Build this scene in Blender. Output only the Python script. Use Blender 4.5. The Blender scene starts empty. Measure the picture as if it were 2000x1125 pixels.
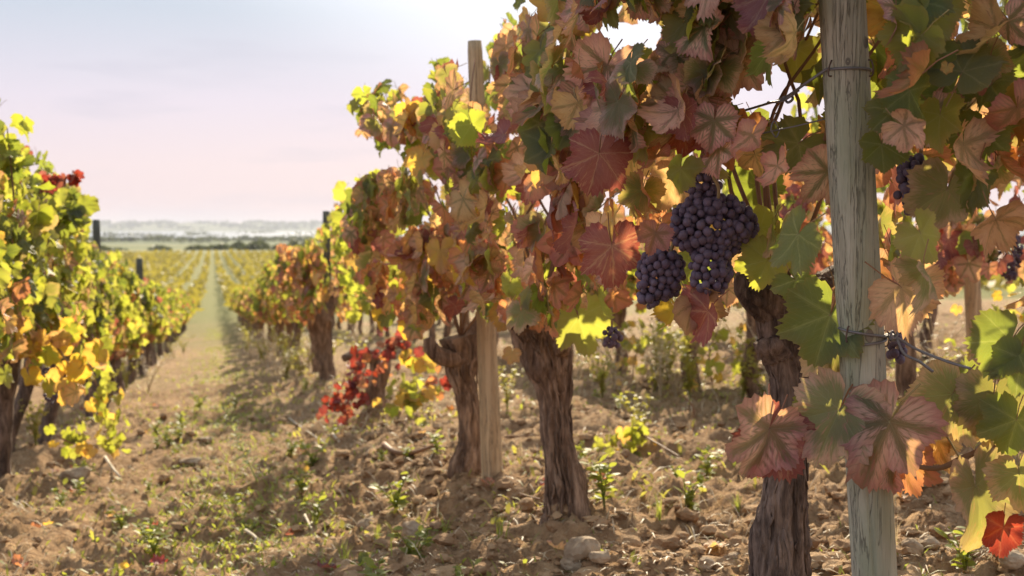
import bpy, math, random
import numpy as np
from mathutils import Vector, Matrix
R_ = math.radians
random.seed(7); RNG = np.random.default_rng(11)
SC = bpy.context.scene
COL = SC.collection

# ------------------------------------------------------------------ camera
F_PX = 2400.0; YAW = R_(13.7); PITCH = R_(2.755); CAM_Z = 0.75
cam_d = bpy.data.cameras.new('camera'); cam = bpy.data.objects.new('camera', cam_d); COL.objects.link(cam)
cam.location = (0, 0, CAM_Z); cam.rotation_euler = (R_(90) - PITCH, 0, -YAW)
cam_d.sensor_width = 36; cam_d.lens = 36 * F_PX / 2000
cam_d.clip_start = 0.05; cam_d.clip_end = 30000
cam_d.dof.use_dof = True; cam_d.dof.focus_distance = 1.95; cam_d.dof.aperture_fstop = 7.0
SC.camera = cam

# ------------------------------------------------------------------ light
SUN_AZ = R_(17.0); SUN_EL = R_(28.0)          # azimuth from +Y towards +X
SUN = Vector((math.sin(SUN_AZ) * math.cos(SUN_EL), math.cos(SUN_AZ) * math.cos(SUN_EL), math.sin(SUN_EL)))
sl = bpy.data.lights.new('sun', 'SUN'); sl.energy = 4.7; sl.angle = R_(0.53); sl.color = (1.0, 0.86, 0.63)
so = bpy.data.objects.new('sun', sl); COL.objects.link(so)
so.rotation_euler = (-SUN).to_track_quat('-Z', 'Y').to_euler(); so.location = SUN * 20

W = bpy.data.worlds.new('World'); SC.world = W; W.use_nodes = True
nt = W.node_tree; N = nt.nodes; L = nt.links
for n in list(N): N.remove(n)
def wn(t, **k):
    n = N.new(t)
    for a, b in k.items(): setattr(n, a, b)
    return n
wo = wn('ShaderNodeOutputWorld'); bg = wn('ShaderNodeBackground'); L.new(bg.outputs[0], wo.inputs[0])
sky = wn('ShaderNodeTexSky', sky_type='NISHITA', sun_disc=False, sun_elevation=SUN_EL, sun_rotation=SUN_AZ,
         air_density=1.2, dust_density=1.0, ozone_density=1.0)
tc = wn('ShaderNodeTexCoord'); sep = wn('ShaderNodeSeparateXYZ'); L.new(tc.outputs['Generated'], sep.inputs[0])
ramp = wn('ShaderNodeValToRGB'); L.new(sep.outputs['Z'], ramp.inputs[0])
cr = ramp.color_ramp
for p, c in ((0.0, (.70, .56, .62)), (0.05, (.76, .63, .69)), (0.10, (.70, .63, .74)), (0.17, (.52, .575, .68)), (0.32, (.60, .68, .79)), (1.0, (.66, .74, .86))):
    e = cr.elements[0] if p == 0.0 else (cr.elements[-1] if p == 1.0 else cr.elements.new(p))
    e.position = p; e.color = (*c, 1)
sc10 = wn('ShaderNodeVectorMath', operation='SCALE'); L.new(ramp.outputs[0], sc10.inputs[0]); sc10.inputs['Scale'].default_value = 6.3
# thin cloud streaks
mp = wn('ShaderNodeMapping'); mp.inputs['Scale'].default_value = (3.0, 3.0, 22.0); L.new(tc.outputs['Generated'], mp.inputs[0])
cn = wn('ShaderNodeTexNoise'); cn.inputs['Scale'].default_value = 1.6; cn.inputs['Detail'].default_value = 5; L.new(mp.outputs[0], cn.inputs['Vector'])
cm = wn('ShaderNodeMapRange'); cm.inputs['From Min'].default_value = 0.58; cm.inputs['From Max'].default_value = 0.80; cm.inputs['To Max'].default_value = 0.5
L.new(cn.outputs[0], cm.inputs[0])
mixs = wn('ShaderNodeMix', data_type='RGBA'); mixs.inputs[0].default_value = 0.95
L.new(sky.outputs[0], mixs.inputs[6]); L.new(sc10.outputs[0], mixs.inputs[7])
mixc = wn('ShaderNodeMix', data_type='RGBA'); L.new(cm.outputs[0], mixc.inputs[0]); L.new(mixs.outputs[2], mixc.inputs[6]); mixc.inputs[7].default_value = (3.4, 3.4, 4.0, 1)
# bright air round the sun
dt = wn('ShaderNodeVectorMath', operation='DOT_PRODUCT'); L.new(tc.outputs['Generated'], dt.inputs[0]); dt.inputs[1].default_value = SUN
gl = wn('ShaderNodeMapRange', interpolation_type='SMOOTHERSTEP'); gl.inputs['From Min'].default_value = 0.90; gl.inputs['From Max'].default_value = 1.0; gl.inputs['To Max'].default_value = 1.0
L.new(dt.outputs['Value'], gl.inputs[0])
gs = wn('ShaderNodeVectorMath', operation='SCALE'); gs.inputs[0].default_value = (4.0, 3.7, 3.4); L.new(gl.outputs[0], gs.inputs['Scale'])
ad = wn('ShaderNodeVectorMath', operation='ADD'); L.new(mixc.outputs[2], ad.inputs[0]); L.new(gs.outputs[0], ad.inputs[1])
L.new(ad.outputs[0], bg.inputs[0]); bg.inputs[1].default_value = 0.085

SC.view_settings.view_transform = 'Standard'; SC.view_settings.look = 'None'
SC.view_settings.exposure = 1.08; SC.view_settings.gamma = 1.0
SC.view_settings.use_curve_mapping = False
cy = SC.cycles
cy.max_bounces = 9; cy.diffuse_bounces = 6; cy.glossy_bounces = 2; cy.transmission_bounces = 7; cy.volume_bounces = 1; cy.transparent_max_bounces = 4
cy.sample_clamp_indirect = 6.0

# ------------------------------------------------------------------ helpers
def cam_ray(px, py):
    u = (px - 1000) / F_PX; v = (562.5 - py) / F_PX
    f = Vector((math.sin(YAW) * math.cos(PITCH), math.cos(YAW) * math.cos(PITCH), -math.sin(PITCH)))
    r = Vector((math.cos(YAW), -math.sin(YAW), 0)); up = r.cross(f)
    return f + r * u + up * v
def at(px, py, Y):                              # where a sight line meets the upright plane y = Y
    d = cam_ray(px, py); return d * (Y / d.y) + Vector((0, 0, CAM_Z))
_f = np.array(cam_ray(1000, 562.5)); _r = np.array((math.cos(YAW), -math.sin(YAW), 0.0)); _u = np.cross(_r, _f)
def project(p):
    q = np.asarray(p, float) - np.array((0, 0, CAM_Z)); z = q @ _f
    return 1000 + F_PX * (q @ _r) / z, 562.5 - F_PX * (q @ _u) / z

def _hash(ix, iy, iz, s):
    h = (ix * 374761393 + iy * 668265263 + iz * 2147483647 + s * 1442695041) & 0xffffffff
    h = ((h ^ (h >> 13)) * 1274126177) & 0xffffffff
    h = ((h ^ (h >> 16)) * 2246822519) & 0xffffffff
    return ((h ^ (h >> 15)) & 0xffffff) / float(0xffffff)
def vnoise(x, y, z=0.0, s=0):
    x = np.asarray(x, float); y = np.asarray(y, float); z = np.asarray(z, float) + np.zeros_like(x)
    ix = np.floor(x).astype(np.int64); iy = np.floor(y).astype(np.int64); iz = np.floor(z).astype(np.int64)
    fx = x - ix; fy = y - iy; fz = z - iz
    fx = fx * fx * (3 - 2 * fx); fy = fy * fy * (3 - 2 * fy); fz = fz * fz * (3 - 2 * fz)
    o = 0.0
    for a in (0, 1):
        wa = fx if a else 1 - fx
        for b in (0, 1):
            wb = fy if b else 1 - fy
            for c in (0, 1):
                wc = fz if c else 1 - fz
                o = o + wa * wb * wc * _hash(ix + a, iy + b, iz + c, s)
    return o * 2 - 1

def _h1(ix, iy, iz, s):
    h = (ix * 374761393 + iy * 668265263 + iz * 2147483647 + s * 1442695041) & 0xffffffff
    h = ((h ^ (h >> 13)) * 1274126177) & 0xffffffff
    h = ((h ^ (h >> 16)) * 2246822519) & 0xffffffff
    return ((h ^ (h >> 15)) & 0xffffff) / 16777215.0
def vn(x, y, z=0.0, s=0):                        # the same noise for one point, without arrays
    ix = math.floor(x); iy = math.floor(y); iz = math.floor(z); fx = x - ix; fy = y - iy; fz = z - iz
    fx = fx * fx * (3 - 2 * fx); fy = fy * fy * (3 - 2 * fy); fz = fz * fz * (3 - 2 * fz)
    o = 0.0
    for c, wc in ((0, 1 - fz), (1, fz)):
        if wc:
            a = _h1(ix, iy, iz + c, s); b = _h1(ix + 1, iy, iz + c, s); d = _h1(ix, iy + 1, iz + c, s); e = _h1(ix + 1, iy + 1, iz + c, s)
            o += wc * ((a * (1 - fx) + b * fx) * (1 - fy) + (d * (1 - fx) + e * fx) * fy)
    return o * 2 - 1

def slope_z(y):
    y = np.asarray(y, float); s = 0.0667; Ld = 73.0
    z = np.where(y < 15, -s * y, -s * 15 - s * Ld * (1 - np.exp(-np.maximum(y - 15, 0) / Ld)))
    z = z - 6.5 * np.clip((y - 420) / 700, 0, 1) ** 0.9
    return z
MOUNDS = ((.95, 3.22, .05, .20), (.87, 4.28, .05, .22), (.955, 1.97, .04, .2), (.90, 6.95, .06, .25), (.89, 10.1, .06, .3), (-.89, 5.8, .05, .25), (-.95, 7.0, .05, .25))
ROWS = (-4.52, -2.72, -0.92, 0.92, 2.70, 4.5)
def ground_np(x, y):
    x = np.asarray(x, float); y = np.asarray(y, float)
    fade = np.clip(1 - (y - 25) / 90, 0, 1)
    z = slope_z(y) + 0.1 * 7 * np.tanh(x / 7) * fade
    near = np.clip(1 - (y - 14) / 30, 0, 1)
    for rx in (-0.92, 0.92, 2.70):
        z = z + near * 0.05 * np.exp(-((x - rx) / 0.26) ** 2) * (1 + 0.7 * vnoise(x * 2, y * 1.6, 3.3, 5))
    for tx, ty, th, tr in MOUNDS: z = z + th * np.exp(-((x - tx) ** 2 + (y - ty) ** 2) / tr ** 2)
    n = 0.040 * vnoise(x * 1.7, y * 1.7, 0, 1) + 0.024 * vnoise(x * 5, y * 5, 0, 2)
    c = 1 - np.abs(vnoise(x * 11, y * 11, 0, 3)); n = n + 0.050 * (c * c - 0.5)
    c2 = 1 - np.abs(vnoise(x * 25 + 7, y * 25, 0, 4)); n = n + 0.028 * (c2 - 0.6)
    n = n + 0.011 * vnoise(x * 48, y * 48, 0, 6)
    big = 1.2 * vnoise(x / 260, y / 260, 0, 9) * np.clip((y - 500) / 900, 0, 1)
    hill = np.clip((y - 5900) / 700, 0, 1); hill = hill * hill * (3 - 2 * hill)
    hz = hill * (40 + 8 * vnoise(x / 900, 1.5, 0, 12) + 5 * vnoise(x / 210, 2.5, 0, 13))
    return z + n * near + big + hz
def slope1(y):
    return (-.0667 * y if y < 15 else -1.0005 - .0667 * 73 * (1 - math.exp(-(y - 15) / 73))) - 6.5 * max(0, min(1, (y - 420) / 700)) ** 0.9
def ground(x, y):
    if y > 480: return float(ground_np(np.array([x]), np.array([y]))[0])
    cl = lambda t: max(0.0, min(1.0, t))
    z = slope1(y) + .7 * math.tanh(x / 7) * cl(1 - (y - 25) / 90); near = cl(1 - (y - 14) / 30)
    if near <= 0: return z
    for rx in (-0.92, 0.92, 2.70):
        e = math.exp(-((x - rx) / 0.26) ** 2)
        if e > .002: z += near * 0.05 * e * (1 + 0.7 * vn(x * 2, y * 1.6, 3.3, 5))
    for tx, ty, th, tr in MOUNDS: z += th * math.exp(-((x - tx) ** 2 + (y - ty) ** 2) / tr ** 2)
    n = 0.040 * vn(x * 1.7, y * 1.7, 0, 1) + 0.024 * vn(x * 5, y * 5, 0, 2)
    c = 1 - abs(vn(x * 11, y * 11, 0, 3)); n += 0.050 * (c * c - 0.5)
    c2 = 1 - abs(vn(x * 25 + 7, y * 25, 0, 4)); n += 0.028 * (c2 - 0.6) + 0.011 * vn(x * 48, y * 48, 0, 6)
    return z + n * near

def link(o, parent=None):
    COL.objects.link(o)
    if parent is not None: o.parent = parent
    return o
def tag(o, label=None, cat=None, group=None, kind=None):
    if label: o['label'] = label
    if cat: o['category'] = cat
    if group: o['group'] = group
    if kind: o['kind'] = kind
    return o
def empty(name, loc, label, cat, group=None):
    o = bpy.data.objects.new(name, None); o.empty_display_size = 0.1; COL.objects.link(o); o.location = loc
    return tag(o, label, cat, group)

class MB:                                        # collects shapes, then becomes ONE mesh
    def __init__(s): s.v = []; s.f = []; s.m = []; s.uv = []; s.uv2 = []; s.n = 0
    def add(s, v, f, m=0, uv=None, uv2=None):
        v = np.asarray(v, float); s.v.append(v); k = len(v)
        s.f += [tuple(int(i) + s.n for i in q) for q in f]
        s.m += ([m] * len(f) if isinstance(m, int) else list(m))
        s.uv.append(uv if uv is not None else np.zeros((k, 2))); s.uv2.append(uv2 if uv2 is not None else np.zeros((k, 2)))
        s.n += k; return s
    def mesh(s, name, mats, smooth=True, uvs=False):
        me = bpy.data.meshes.new(name); me.from_pydata(np.concatenate(s.v).tolist(), [], s.f)
        for m in (mats if isinstance(mats, (list, tuple)) else [mats]): me.materials.append(m)
        if any(s.m): me.polygons.foreach_set('material_index', s.m)
        me.polygons.foreach_set('use_smooth', [smooth] * len(s.f))
        if uvs:
            li = np.zeros(len(me.loops), np.int32); me.loops.foreach_get('vertex_index', li)
            for nm, a in (('vein', s.uv), ('rim', s.uv2)):
                l = me.uv_layers.new(name=nm); l.data.foreach_set('uv', np.concatenate(a)[li].ravel())
        me.update(); return me
    def obj(s, name, mats, parent=None, loc=None, smooth=True, uvs=False):
        o = bpy.data.objects.new(name, s.mesh(name, mats, smooth, uvs)); link(o, parent)
        if loc is not None: o.location = loc
        return o

def tube(pts, rad, sides=8, bump=0.0, along=1, cap=True, seed=0, bark=0.0, barkf=3.0):
    """tapered tube through pts; bark > 0 raises stringy ridges running along it"""
    P = [Vector(p) for p in pts]; rad = list(rad)
    if along > 1:                                # smooth resampling
        Q = []; RR = []
        for i in range(len(P) - 1):
            p0 = P[max(i - 1, 0)]; p1 = P[i]; p2 = P[i + 1]; p3 = P[min(i + 2, len(P) - 1)]
            for k in range(along):
                t = k / along; t2 = t * t; t3 = t2 * t
                Q.append(0.5 * ((2 * p1) + (p2 - p0) * t + (2 * p0 - 5 * p1 + 4 * p2 - p3) * t2 + (3 * p1 - p0 - 3 * p2 + p3) * t3))
                tt = t * t * (3 - 2 * t); RR.append(rad[i] * (1 - tt) + rad[i + 1] * tt)
        Q.append(P[-1]); RR.append(rad[-1]); P = Q; rad = RR
    n = len(P); V = []; ref = Vector((0.31, -0.9, 0.2)); x = None; S = 0.0
    ang = np.arange(sides) * 2 * math.pi / sides; ca = np.cos(ang); sa = np.sin(ang)
    for i in range(n):
        d = (P[min(i + 1, n - 1)] - P[max(i - 1, 0)]).normalized()
        if i: S += (P[i] - P[i - 1]).length
        x = (ref - d * ref.dot(d)).normalized() if x is None else (x - d * x.dot(d)).normalized()
        y = d.cross(x); r = np.full(sides, rad[i])
        if bark:
            tw = S * 2.2
            c2 = np.cos(ang + tw); s2 = np.sin(ang + tw)
            r = r * (1 + bark * (0.9 * (1 - np.abs(vnoise(c2 * barkf, s2 * barkf, S * 7, seed)) * 2)
                     + 0.55 * (1 - 2 * np.abs(vnoise(c2 * barkf * 2.6, s2 * barkf * 2.6, S * 16, seed + 1)))
                     + 0.3 * vnoise(c2 * barkf * 6, s2 * barkf * 6, S * 30, seed + 5)
                     + 1.5 * vnoise(c2 * 1.1, s2 * 1.1, S * 11, seed + 2) - .45))
        if bump: r = r * (1 + bump * vnoise(ca * 1.5, sa * 1.5, S * 9, seed + 3))
        V.append(np.array(P[i])[None] + np.outer(ca * r, np.array(x)) + np.outer(sa * r, np.array(y)))
    V = np.concatenate(V); Fq = []
    for i in range(n - 1):
        a = i * sides; b = a + sides
        for k in range(sides):
            k2 = (k + 1) % sides; Fq.append((a + k, a + k2, b + k2, b + k))
    if cap:
        c0 = len(V); V = np.concatenate([V, [np.array(P[0])], [np.array(P[-1])]])
        for k in range(sides):
            k2 = (k + 1) % sides; Fq.append((c0, k2, k)); Fq.append((c0 + 1, (n - 1) * sides + k, (n - 1) * sides + k2))
    return V, Fq

_phi = (1 + 5 ** .5) / 2
ICO_V = np.array([(-1, _phi, 0), (1, _phi, 0), (-1, -_phi, 0), (1, -_phi, 0), (0, -1, _phi), (0, 1, _phi), (0, -1, -_phi), (0, 1, -_phi), (_phi, 0, -1), (_phi, 0, 1), (-_phi, 0, -1), (-_phi, 0, 1)], float)
ICO_V /= np.linalg.norm(ICO_V[0])
ICO_F = [(0, 11, 5), (0, 5, 1), (0, 1, 7), (0, 7, 10), (0, 10, 11), (1, 5, 9), (5, 11, 4), (11, 10, 2), (10, 7, 6), (7, 1, 8), (3, 9, 4), (3, 4, 2), (3, 2, 6), (3, 6, 8), (3, 8, 9), (4, 9, 5), (2, 4, 11), (6, 2, 10), (8, 6, 7), (9, 8, 1)]
def ico(level):
    V = [tuple(v) for v in ICO_V]; Fc = list(ICO_F)
    for _ in range(level):
        cache = {}; nf = []
        def mid(a, b):
            k = (min(a, b), max(a, b))
            if k not in cache:
                m = (np.array(V[a]) + np.array(V[b])); m /= np.linalg.norm(m); cache[k] = len(V); V.append(tuple(m))
            return cache[k]
        for a, b, c in Fc:
            ab, bc, ca = mid(a, b), mid(b, c), mid(c, a); nf += [(a, ab, ca), (b, bc, ab), (c, ca, bc), (ab, bc, ca)]
        Fc = nf
    return np.array(V), Fc

# ------------------------------------------------------------------ materials
class NT:
    def __init__(s, name):
        s.mat = bpy.data.materials.new(name); s.mat.use_nodes = True; s.t = s.mat.node_tree
        s.t.nodes.clear(); s.out = s.n('ShaderNodeOutputMaterial')
    def n(s, t, **k):
        x = s.t.nodes.new(t)
        for a, b in k.items(): setattr(x, a, b)
        return x
    def set(s, sock, v):
        if v is None: return
        if isinstance(v, bpy.types.NodeSocket): s.t.links.new(v, sock)
        else: sock.default_value = v
    def math(s, op, a, b=None, c=None, clamp=False):
        x = s.n('ShaderNodeMath', operation=op, use_clamp=clamp)
        for i, v in enumerate((a, b, c)): s.set(x.inputs[i], v) if v is not None else None
        return x.outputs[0]
    def mix(s, f, a, b, blend='MIX'):
        x = s.n('ShaderNodeMix', data_type='RGBA', blend_type=blend); s.set(x.inputs[0], f)
        for i, v in ((6, a), (7, b)): s.set(x.inputs[i], (*v, 1) if isinstance(v, tuple) and len(v) == 3 else v)
        return x.outputs[2]
    def rng(s, v, a, b, c=0.0, d=1.0, smooth=True):
        x = s.n('ShaderNodeMapRange', interpolation_type='SMOOTHSTEP' if smooth else 'LINEAR')
        s.set(x.inputs[0], v)
        for i, q in zip((1, 2, 3, 4), (a, b, c, d)): s.set(x.inputs[i], q)
        return x.outputs[0]
    def noise(s, vec, scale, detail=3, rough=0.55, dist=0.0):
        x = s.n('ShaderNodeTexNoise'); s.set(x.inputs['Vector'], vec); x.inputs['Scale'].default_value = scale
        x.inputs['Detail'].default_value = detail; x.inputs['Roughness'].default_value = rough; x.inputs['Distortion'].default_value = dist
        return x.outputs[0]
    def mapped(s, vec, scale, loc=(0, 0, 0)):
        x = s.n('ShaderNodeMapping'); s.set(x.inputs[0], vec); s.set(x.inputs['Scale'], scale); s.set(x.inputs['Location'], loc); return x.outputs[0]
    def objco(s): return s.n('ShaderNodeTexCoord').outputs['Object']
    def pos(s): return s.n('ShaderNodeNewGeometry').outputs['Position']
    def ramp(s, f, stops):
        x = s.n('ShaderNodeValToRGB'); s.set(x.inputs[0], f); cr = x.color_ramp
        for i, (p, c) in enumerate(stops):
            e = cr.elements[i] if i < 2 else cr.elements.new(p)
            e.position = p; e.color = (*c, 1)
        return x.outputs[0]
    def bump(s, h, strength=0.5, dist=0.01):
        x = s.n('ShaderNodeBump'); s.set(x.inputs['Height'], h); x.inputs['Strength'].default_value = strength; x.inputs['Distance'].default_value = dist
        return x.outputs[0]
    def bsdf(s, col, rough=0.8, spec=0.3, normal=None):
        x = s.n('ShaderNodeBsdfPrincipled'); s.set(x.inputs['Base Color'], (*col, 1) if isinstance(col, tuple) and len(col) == 3 else col)
        s.set(x.inputs['Roughness'], rough); x.inputs['Specular IOR Level'].default_value = spec
        if normal is not None: s.set(x.inputs['Normal'], normal)
        return x
    def done(s, sh): s.t.links.new(sh, s.out.inputs[0]); return s.mat

def leaf_rnd(m):                                  # one random number per leaf, for single and joined leaves alike
    oi = m.n('ShaderNodeObjectInfo'); ge = m.n('ShaderNodeNewGeometry')
    return m.math('FRACT', m.math('ADD', oi.outputs['Random'], ge.outputs['Random Per Island']))

def leaf_mat(name, vein, mid, rim, trans, zone=(0.02, 0.13), rimw=(0.62, 1.0), blotch=None, vline=1.25, tmix=0.42, rough=0.5, spec=0.35):
    m = NT(name); rnd = leaf_rnd(m)
    uv = m.n('ShaderNodeUVMap', uv_map='vein').outputs[0]; sp = m.n('ShaderNodeSeparateXYZ'); m.set(sp.inputs[0], uv)
    rv = m.n('ShaderNodeUVMap', uv_map='rim').outputs[0]; sr = m.n('ShaderNodeSeparateXYZ'); m.set(sr.inputs[0], rv)
    along, d, rf = sp.outputs[0], sp.outputs[1], sr.outputs[0]
    cb = m.n('ShaderNodeCombineXYZ'); m.set(cb.inputs[0], along); m.set(cb.inputs[1], m.math('MULTIPLY', sr.outputs[1], 3.0)); m.set(cb.inputs[2], m.math('MULTIPLY', rnd, 40.0))
    n1 = m.noise(cb.outputs[0], 6.0, 4, 0.6); n2 = m.noise(cb.outputs[0], 22.0, 2, 0.6)
    q = m.math('FRACT', m.math('MULTIPLY', m.math('SUBTRACT', along, m.math('MULTIPLY', d, 0.95)), 7.5))
    q = m.math('ABSOLUTE', m.math('SUBTRACT', q, 0.5))                      # 0 on a side vein
    q = m.math('DIVIDE', q, 7.5)
    dd = m.math('MINIMUM', d, m.math('ADD', m.math('ADD', m.math('MULTIPLY', q, 1.5), 0.042), m.math('MULTIPLY', m.math('MAXIMUM', rf, 0.0), 0.05)))
    zw = m.math('ADD', m.math('MULTIPLY', rnd, 0.9), 0.45)
    zn = m.rng(m.math('ADD', dd, m.math('MULTIPLY', m.math('SUBTRACT', n1, 0.5), 0.24)),
               m.math('MULTIPLY', zw, zone[0]), m.math('MULTIPLY', zw, zone[1]))
    col = m.mix(zn, vein, mid)
    rm = m.rng(m.math('ADD', rf, m.math('MULTIPLY', m.math('SUBTRACT', n1, 0.5), 0.9)), rimw[0], rimw[1])
    col = m.mix(m.math('MULTIPLY', rm, 0.85), col, rim)
    if blotch:
        bm = m.rng(n2, 0.60, 0.70); bl = m.noise(cb.outputs[0], 2.6, 3, 0.6); bm2 = m.math('MAXIMUM', m.math('MULTIPLY', bm, 0.5), m.rng(bl, 0.58, 0.66))
        col = m.mix(m.math('MULTIPLY', bm2, 0.75), col, blotch)
    vl = m.math('MAXIMUM', m.rng(d, 0.012, 0.003), m.math('MULTIPLY', m.rng(q, 0.009, 0.002), 0.40))
    col = m.mix(m.math('MULTIPLY', vl, 0.5), col, tuple(min(1, c * vline + 0.05) for c in vein))
    col = m.mix(m.math('MULTIPLY', m.rng(m.math('ADD', rf, m.math('MULTIPLY', m.math('SUBTRACT', n2, 0.5), 0.35)), .93, 1.04), .6), col, (.22, .12, .06))
    hs = m.n('ShaderNodeHueSaturation'); m.set(hs.inputs['Color'], col)
    r2 = m.math('FRACT', m.math('MULTIPLY', rnd, 7.31)); r3 = m.math('FRACT', m.math('MULTIPLY', rnd, 13.7))
    m.set(hs.inputs['Hue'], m.math('ADD', m.math('MULTIPLY', r2, 0.05), 0.475)); m.set(hs.inputs['Value'], m.math('ADD', m.math('MULTIPLY', r3, 0.6), 0.68))
    m.set(hs.inputs['Saturation'], m.math('ADD', m.math('MULTIPLY', r2, 0.3), 0.68))
    c = hs.outputs[0]
    nb = m.bump(m.math('ADD', m.math('MULTIPLY', vl, -0.5), m.math('MULTIPLY', n1, 1.0)), 0.45, 0.006)
    b = m.bsdf(c, rough, spec, nb)
    tr = m.n('ShaderNodeBsdfTranslucent')
    m.set(tr.inputs[0], m.mix(0.62, m.mix(1.0, c, (2.3, 2.1, 1.2), 'MULTIPLY'), trans))
    mx = m.n('ShaderNodeMixShader'); mx.inputs[0].default_value = tmix
    m.t.links.new(b.outputs[0], mx.inputs[1]); m.t.links.new(tr.outputs[0], mx.inputs[2])
    return m.done(mx.outputs[0])

LM = {
 'green': leaf_mat('leaf_green', (.16, .19, .08), (.085, .12, .055), (.12, .12, .05), (.42, .48, .03), zone=(.0, .06), tmix=0.51),
 'lime':  leaf_mat('leaf_lime', (.22, .24, .07), (.21, .23, .05), (.26, .20, .06), (.58, .62, .04), zone=(.0, .07), tmix=0.56),
 'pink':  leaf_mat('leaf_pink_veined', (.12, .15, .06), (.64, .37, .25), (.40, .11, .11), (.74, .40, .15), zone=(.03, .15), rimw=(.60, 1.1), tmix=.42, blotch=(.34, .10, .09)),
 'tan':   leaf_mat('leaf_tan', (.26, .20, .09), (.58, .37, .20), (.42, .20, .11), (.80, .46, .14), zone=(.01, .10), blotch=(.27, .10, .075), tmix=0.48),
 'rust':  leaf_mat('leaf_rust', (.19, .15, .06), (.50, .24, .13), (.34, .085, .075), (.85, .30, .07), zone=(.015, .12), rimw=(.5, 1.05), tmix=0.46),
 'red':   leaf_mat('leaf_red', (.34, .19, .13), (.25, .085, .085), (.17, .035, .055), (.55, .12, .07), zone=(.0, .035), tmix=0.42, blotch=(.40, .22, .14)),
 'crimson': leaf_mat('leaf_crimson', (.26, .06, .04), (.20, .02, .02), (.10, .012, .015), (.42, .03, .02), zone=(.0, .06), tmix=.5),
 'blush': leaf_mat('leaf_blush', (.15, .18, .07), (.15, .175, .07), (.52, .28, .20), (.52, .46, .07), zone=(.0, .08), rimw=(.52, .98), blotch=(.36, .12, .09), tmix=.45),
 'gold':  leaf_mat('leaf_gold', (.42, .32, .08), (.52, .34, .07), (.46, .20, .05), (.95, .62, .05), zone=(.0, .08), tmix=.5),
}
CLS = list(LM); LMATS = [LM[c] for c in CLS]

def bark_mat(name, c0, c1, c2):
    m = NT(name); p = m.objco(); st = m.mapped(p, (1, 1, 0.16))
    n1 = m.noise(st, 42, 5, 0.7, 0.8); n2 = m.noise(p, 11, 4); n3 = m.noise(st, 150, 3, 0.6)
    c = m.ramp(m.math('ADD', m.math('MULTIPLY', n1, 0.75), m.math('MULTIPLY', n2, 0.25)), ((0.36, c0), (0.62, c2), (0.49, c1)))
    h = m.math('ADD', n1, m.math('MULTIPLY', n3, 0.35))
    return m.done(m.bsdf(c, 0.88, 0.2, m.bump(h, 0.9, 0.012)).outputs[0])
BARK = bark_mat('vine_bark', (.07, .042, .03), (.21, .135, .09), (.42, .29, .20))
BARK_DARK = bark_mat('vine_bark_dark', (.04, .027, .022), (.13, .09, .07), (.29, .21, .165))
m = NT('cane_bark'); c = m.mix(m.noise(m.objco(), 40), (.16, .085, .05), (.30, .17, .09)); CANE = m.done(m.bsdf(c, 0.6, 0.3).outputs[0])
m = NT('petiole_skin'); CPET = m.done(m.bsdf(m.mix(leaf_rnd(m), (.30, .11, .07), (.33, .26, .10)), 0.55, 0.3).outputs[0])

def wood_mat(name, ca, cb, tint, tint_amt):
    m = NT(name); p = m.objco(); st = m.mapped(p, (1, 1, 0.045)); fine = m.mapped(p, (1, 1, 0.02))
    n1 = m.noise(st, 60, 5, 0.65, 0.35); n2 = m.noise(fine, 330, 3, 0.7); n3 = m.noise(p, 5, 4, 0.6); n4 = m.noise(m.mapped(p, (1, 1, .25)), 22, 4, .6)
    c = m.mix(m.rng(n1, 0.32, 0.68), ca, cb)
    c = m.mix(m.math('MULTIPLY', m.rng(n2, 0.52, 0.68), 0.4), c, tuple(q * 0.45 for q in ca))
    tint_f = m.math('MULTIPLY', m.rng(m.math('ADD', m.math('MULTIPLY', n3, .6), m.math('MULTIPLY', n4, .4)), 0.42, 0.62), tint_amt)
    c = m.mix(tint_f, c, tint)
    crack = m.rng(m.math('ABSOLUTE', m.math('SUBTRACT', n1, 0.5)), 0.0, 0.018)
    c = m.mix(m.math('MULTIPLY', m.math('SUBTRACT', 1.0, crack), 0.5), c, (.05, .045, .035))
    h = m.math('ADD', m.math('ADD', m.math('MULTIPLY', n2, 0.6), m.math('MULTIPLY', n1, .6)), m.math('MULTIPLY', crack, 0.7))
    return m.done(m.bsdf(c, 0.85, 0.2, m.bump(h, 0.7, 0.004)).outputs[0])
WOOD_GREY = wood_mat('weathered_post_wood', (.33, .30, .23), (.49, .455, .36), (.27, .30, .20), .7)  # green streaks put the sky light's greenish cast into the wood colour
WOOD_TAN = wood_mat('pale_post_wood', (.43, .29, .16), (.60, .45, .275), (.44, .34, .21), .4)
WOOD_DARK = wood_mat('dark_post_wood', (.085, .085, .07), (.15, .145, .115), (.09, .10, .07), .5)
m = NT('knot_wood'); c = m.mix(m.noise(m.mapped(m.objco(), (1, 1, .4)), 260, 3), (.13, .11, .085), (.28, .25, .20)); KNOT = m.done(m.bsdf(c, .85, .2).outputs[0])
m = NT('zinc_wire'); c = m.mix(m.noise(m.pos(), 120), (.13, .125, .13), (.25, .24, .24)); b = m.bsdf(c, .55, .5); b.inputs['Metallic'].default_value = .55; WIRE = m.done(b.outputs[0])
m = NT('rusty_staple'); c = m.mix(m.noise(m.pos(), 200), (.06, .045, .04), (.17, .10, .07)); STAPLE = m.done(m.bsdf(c, .7, .4).outputs[0])

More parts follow.
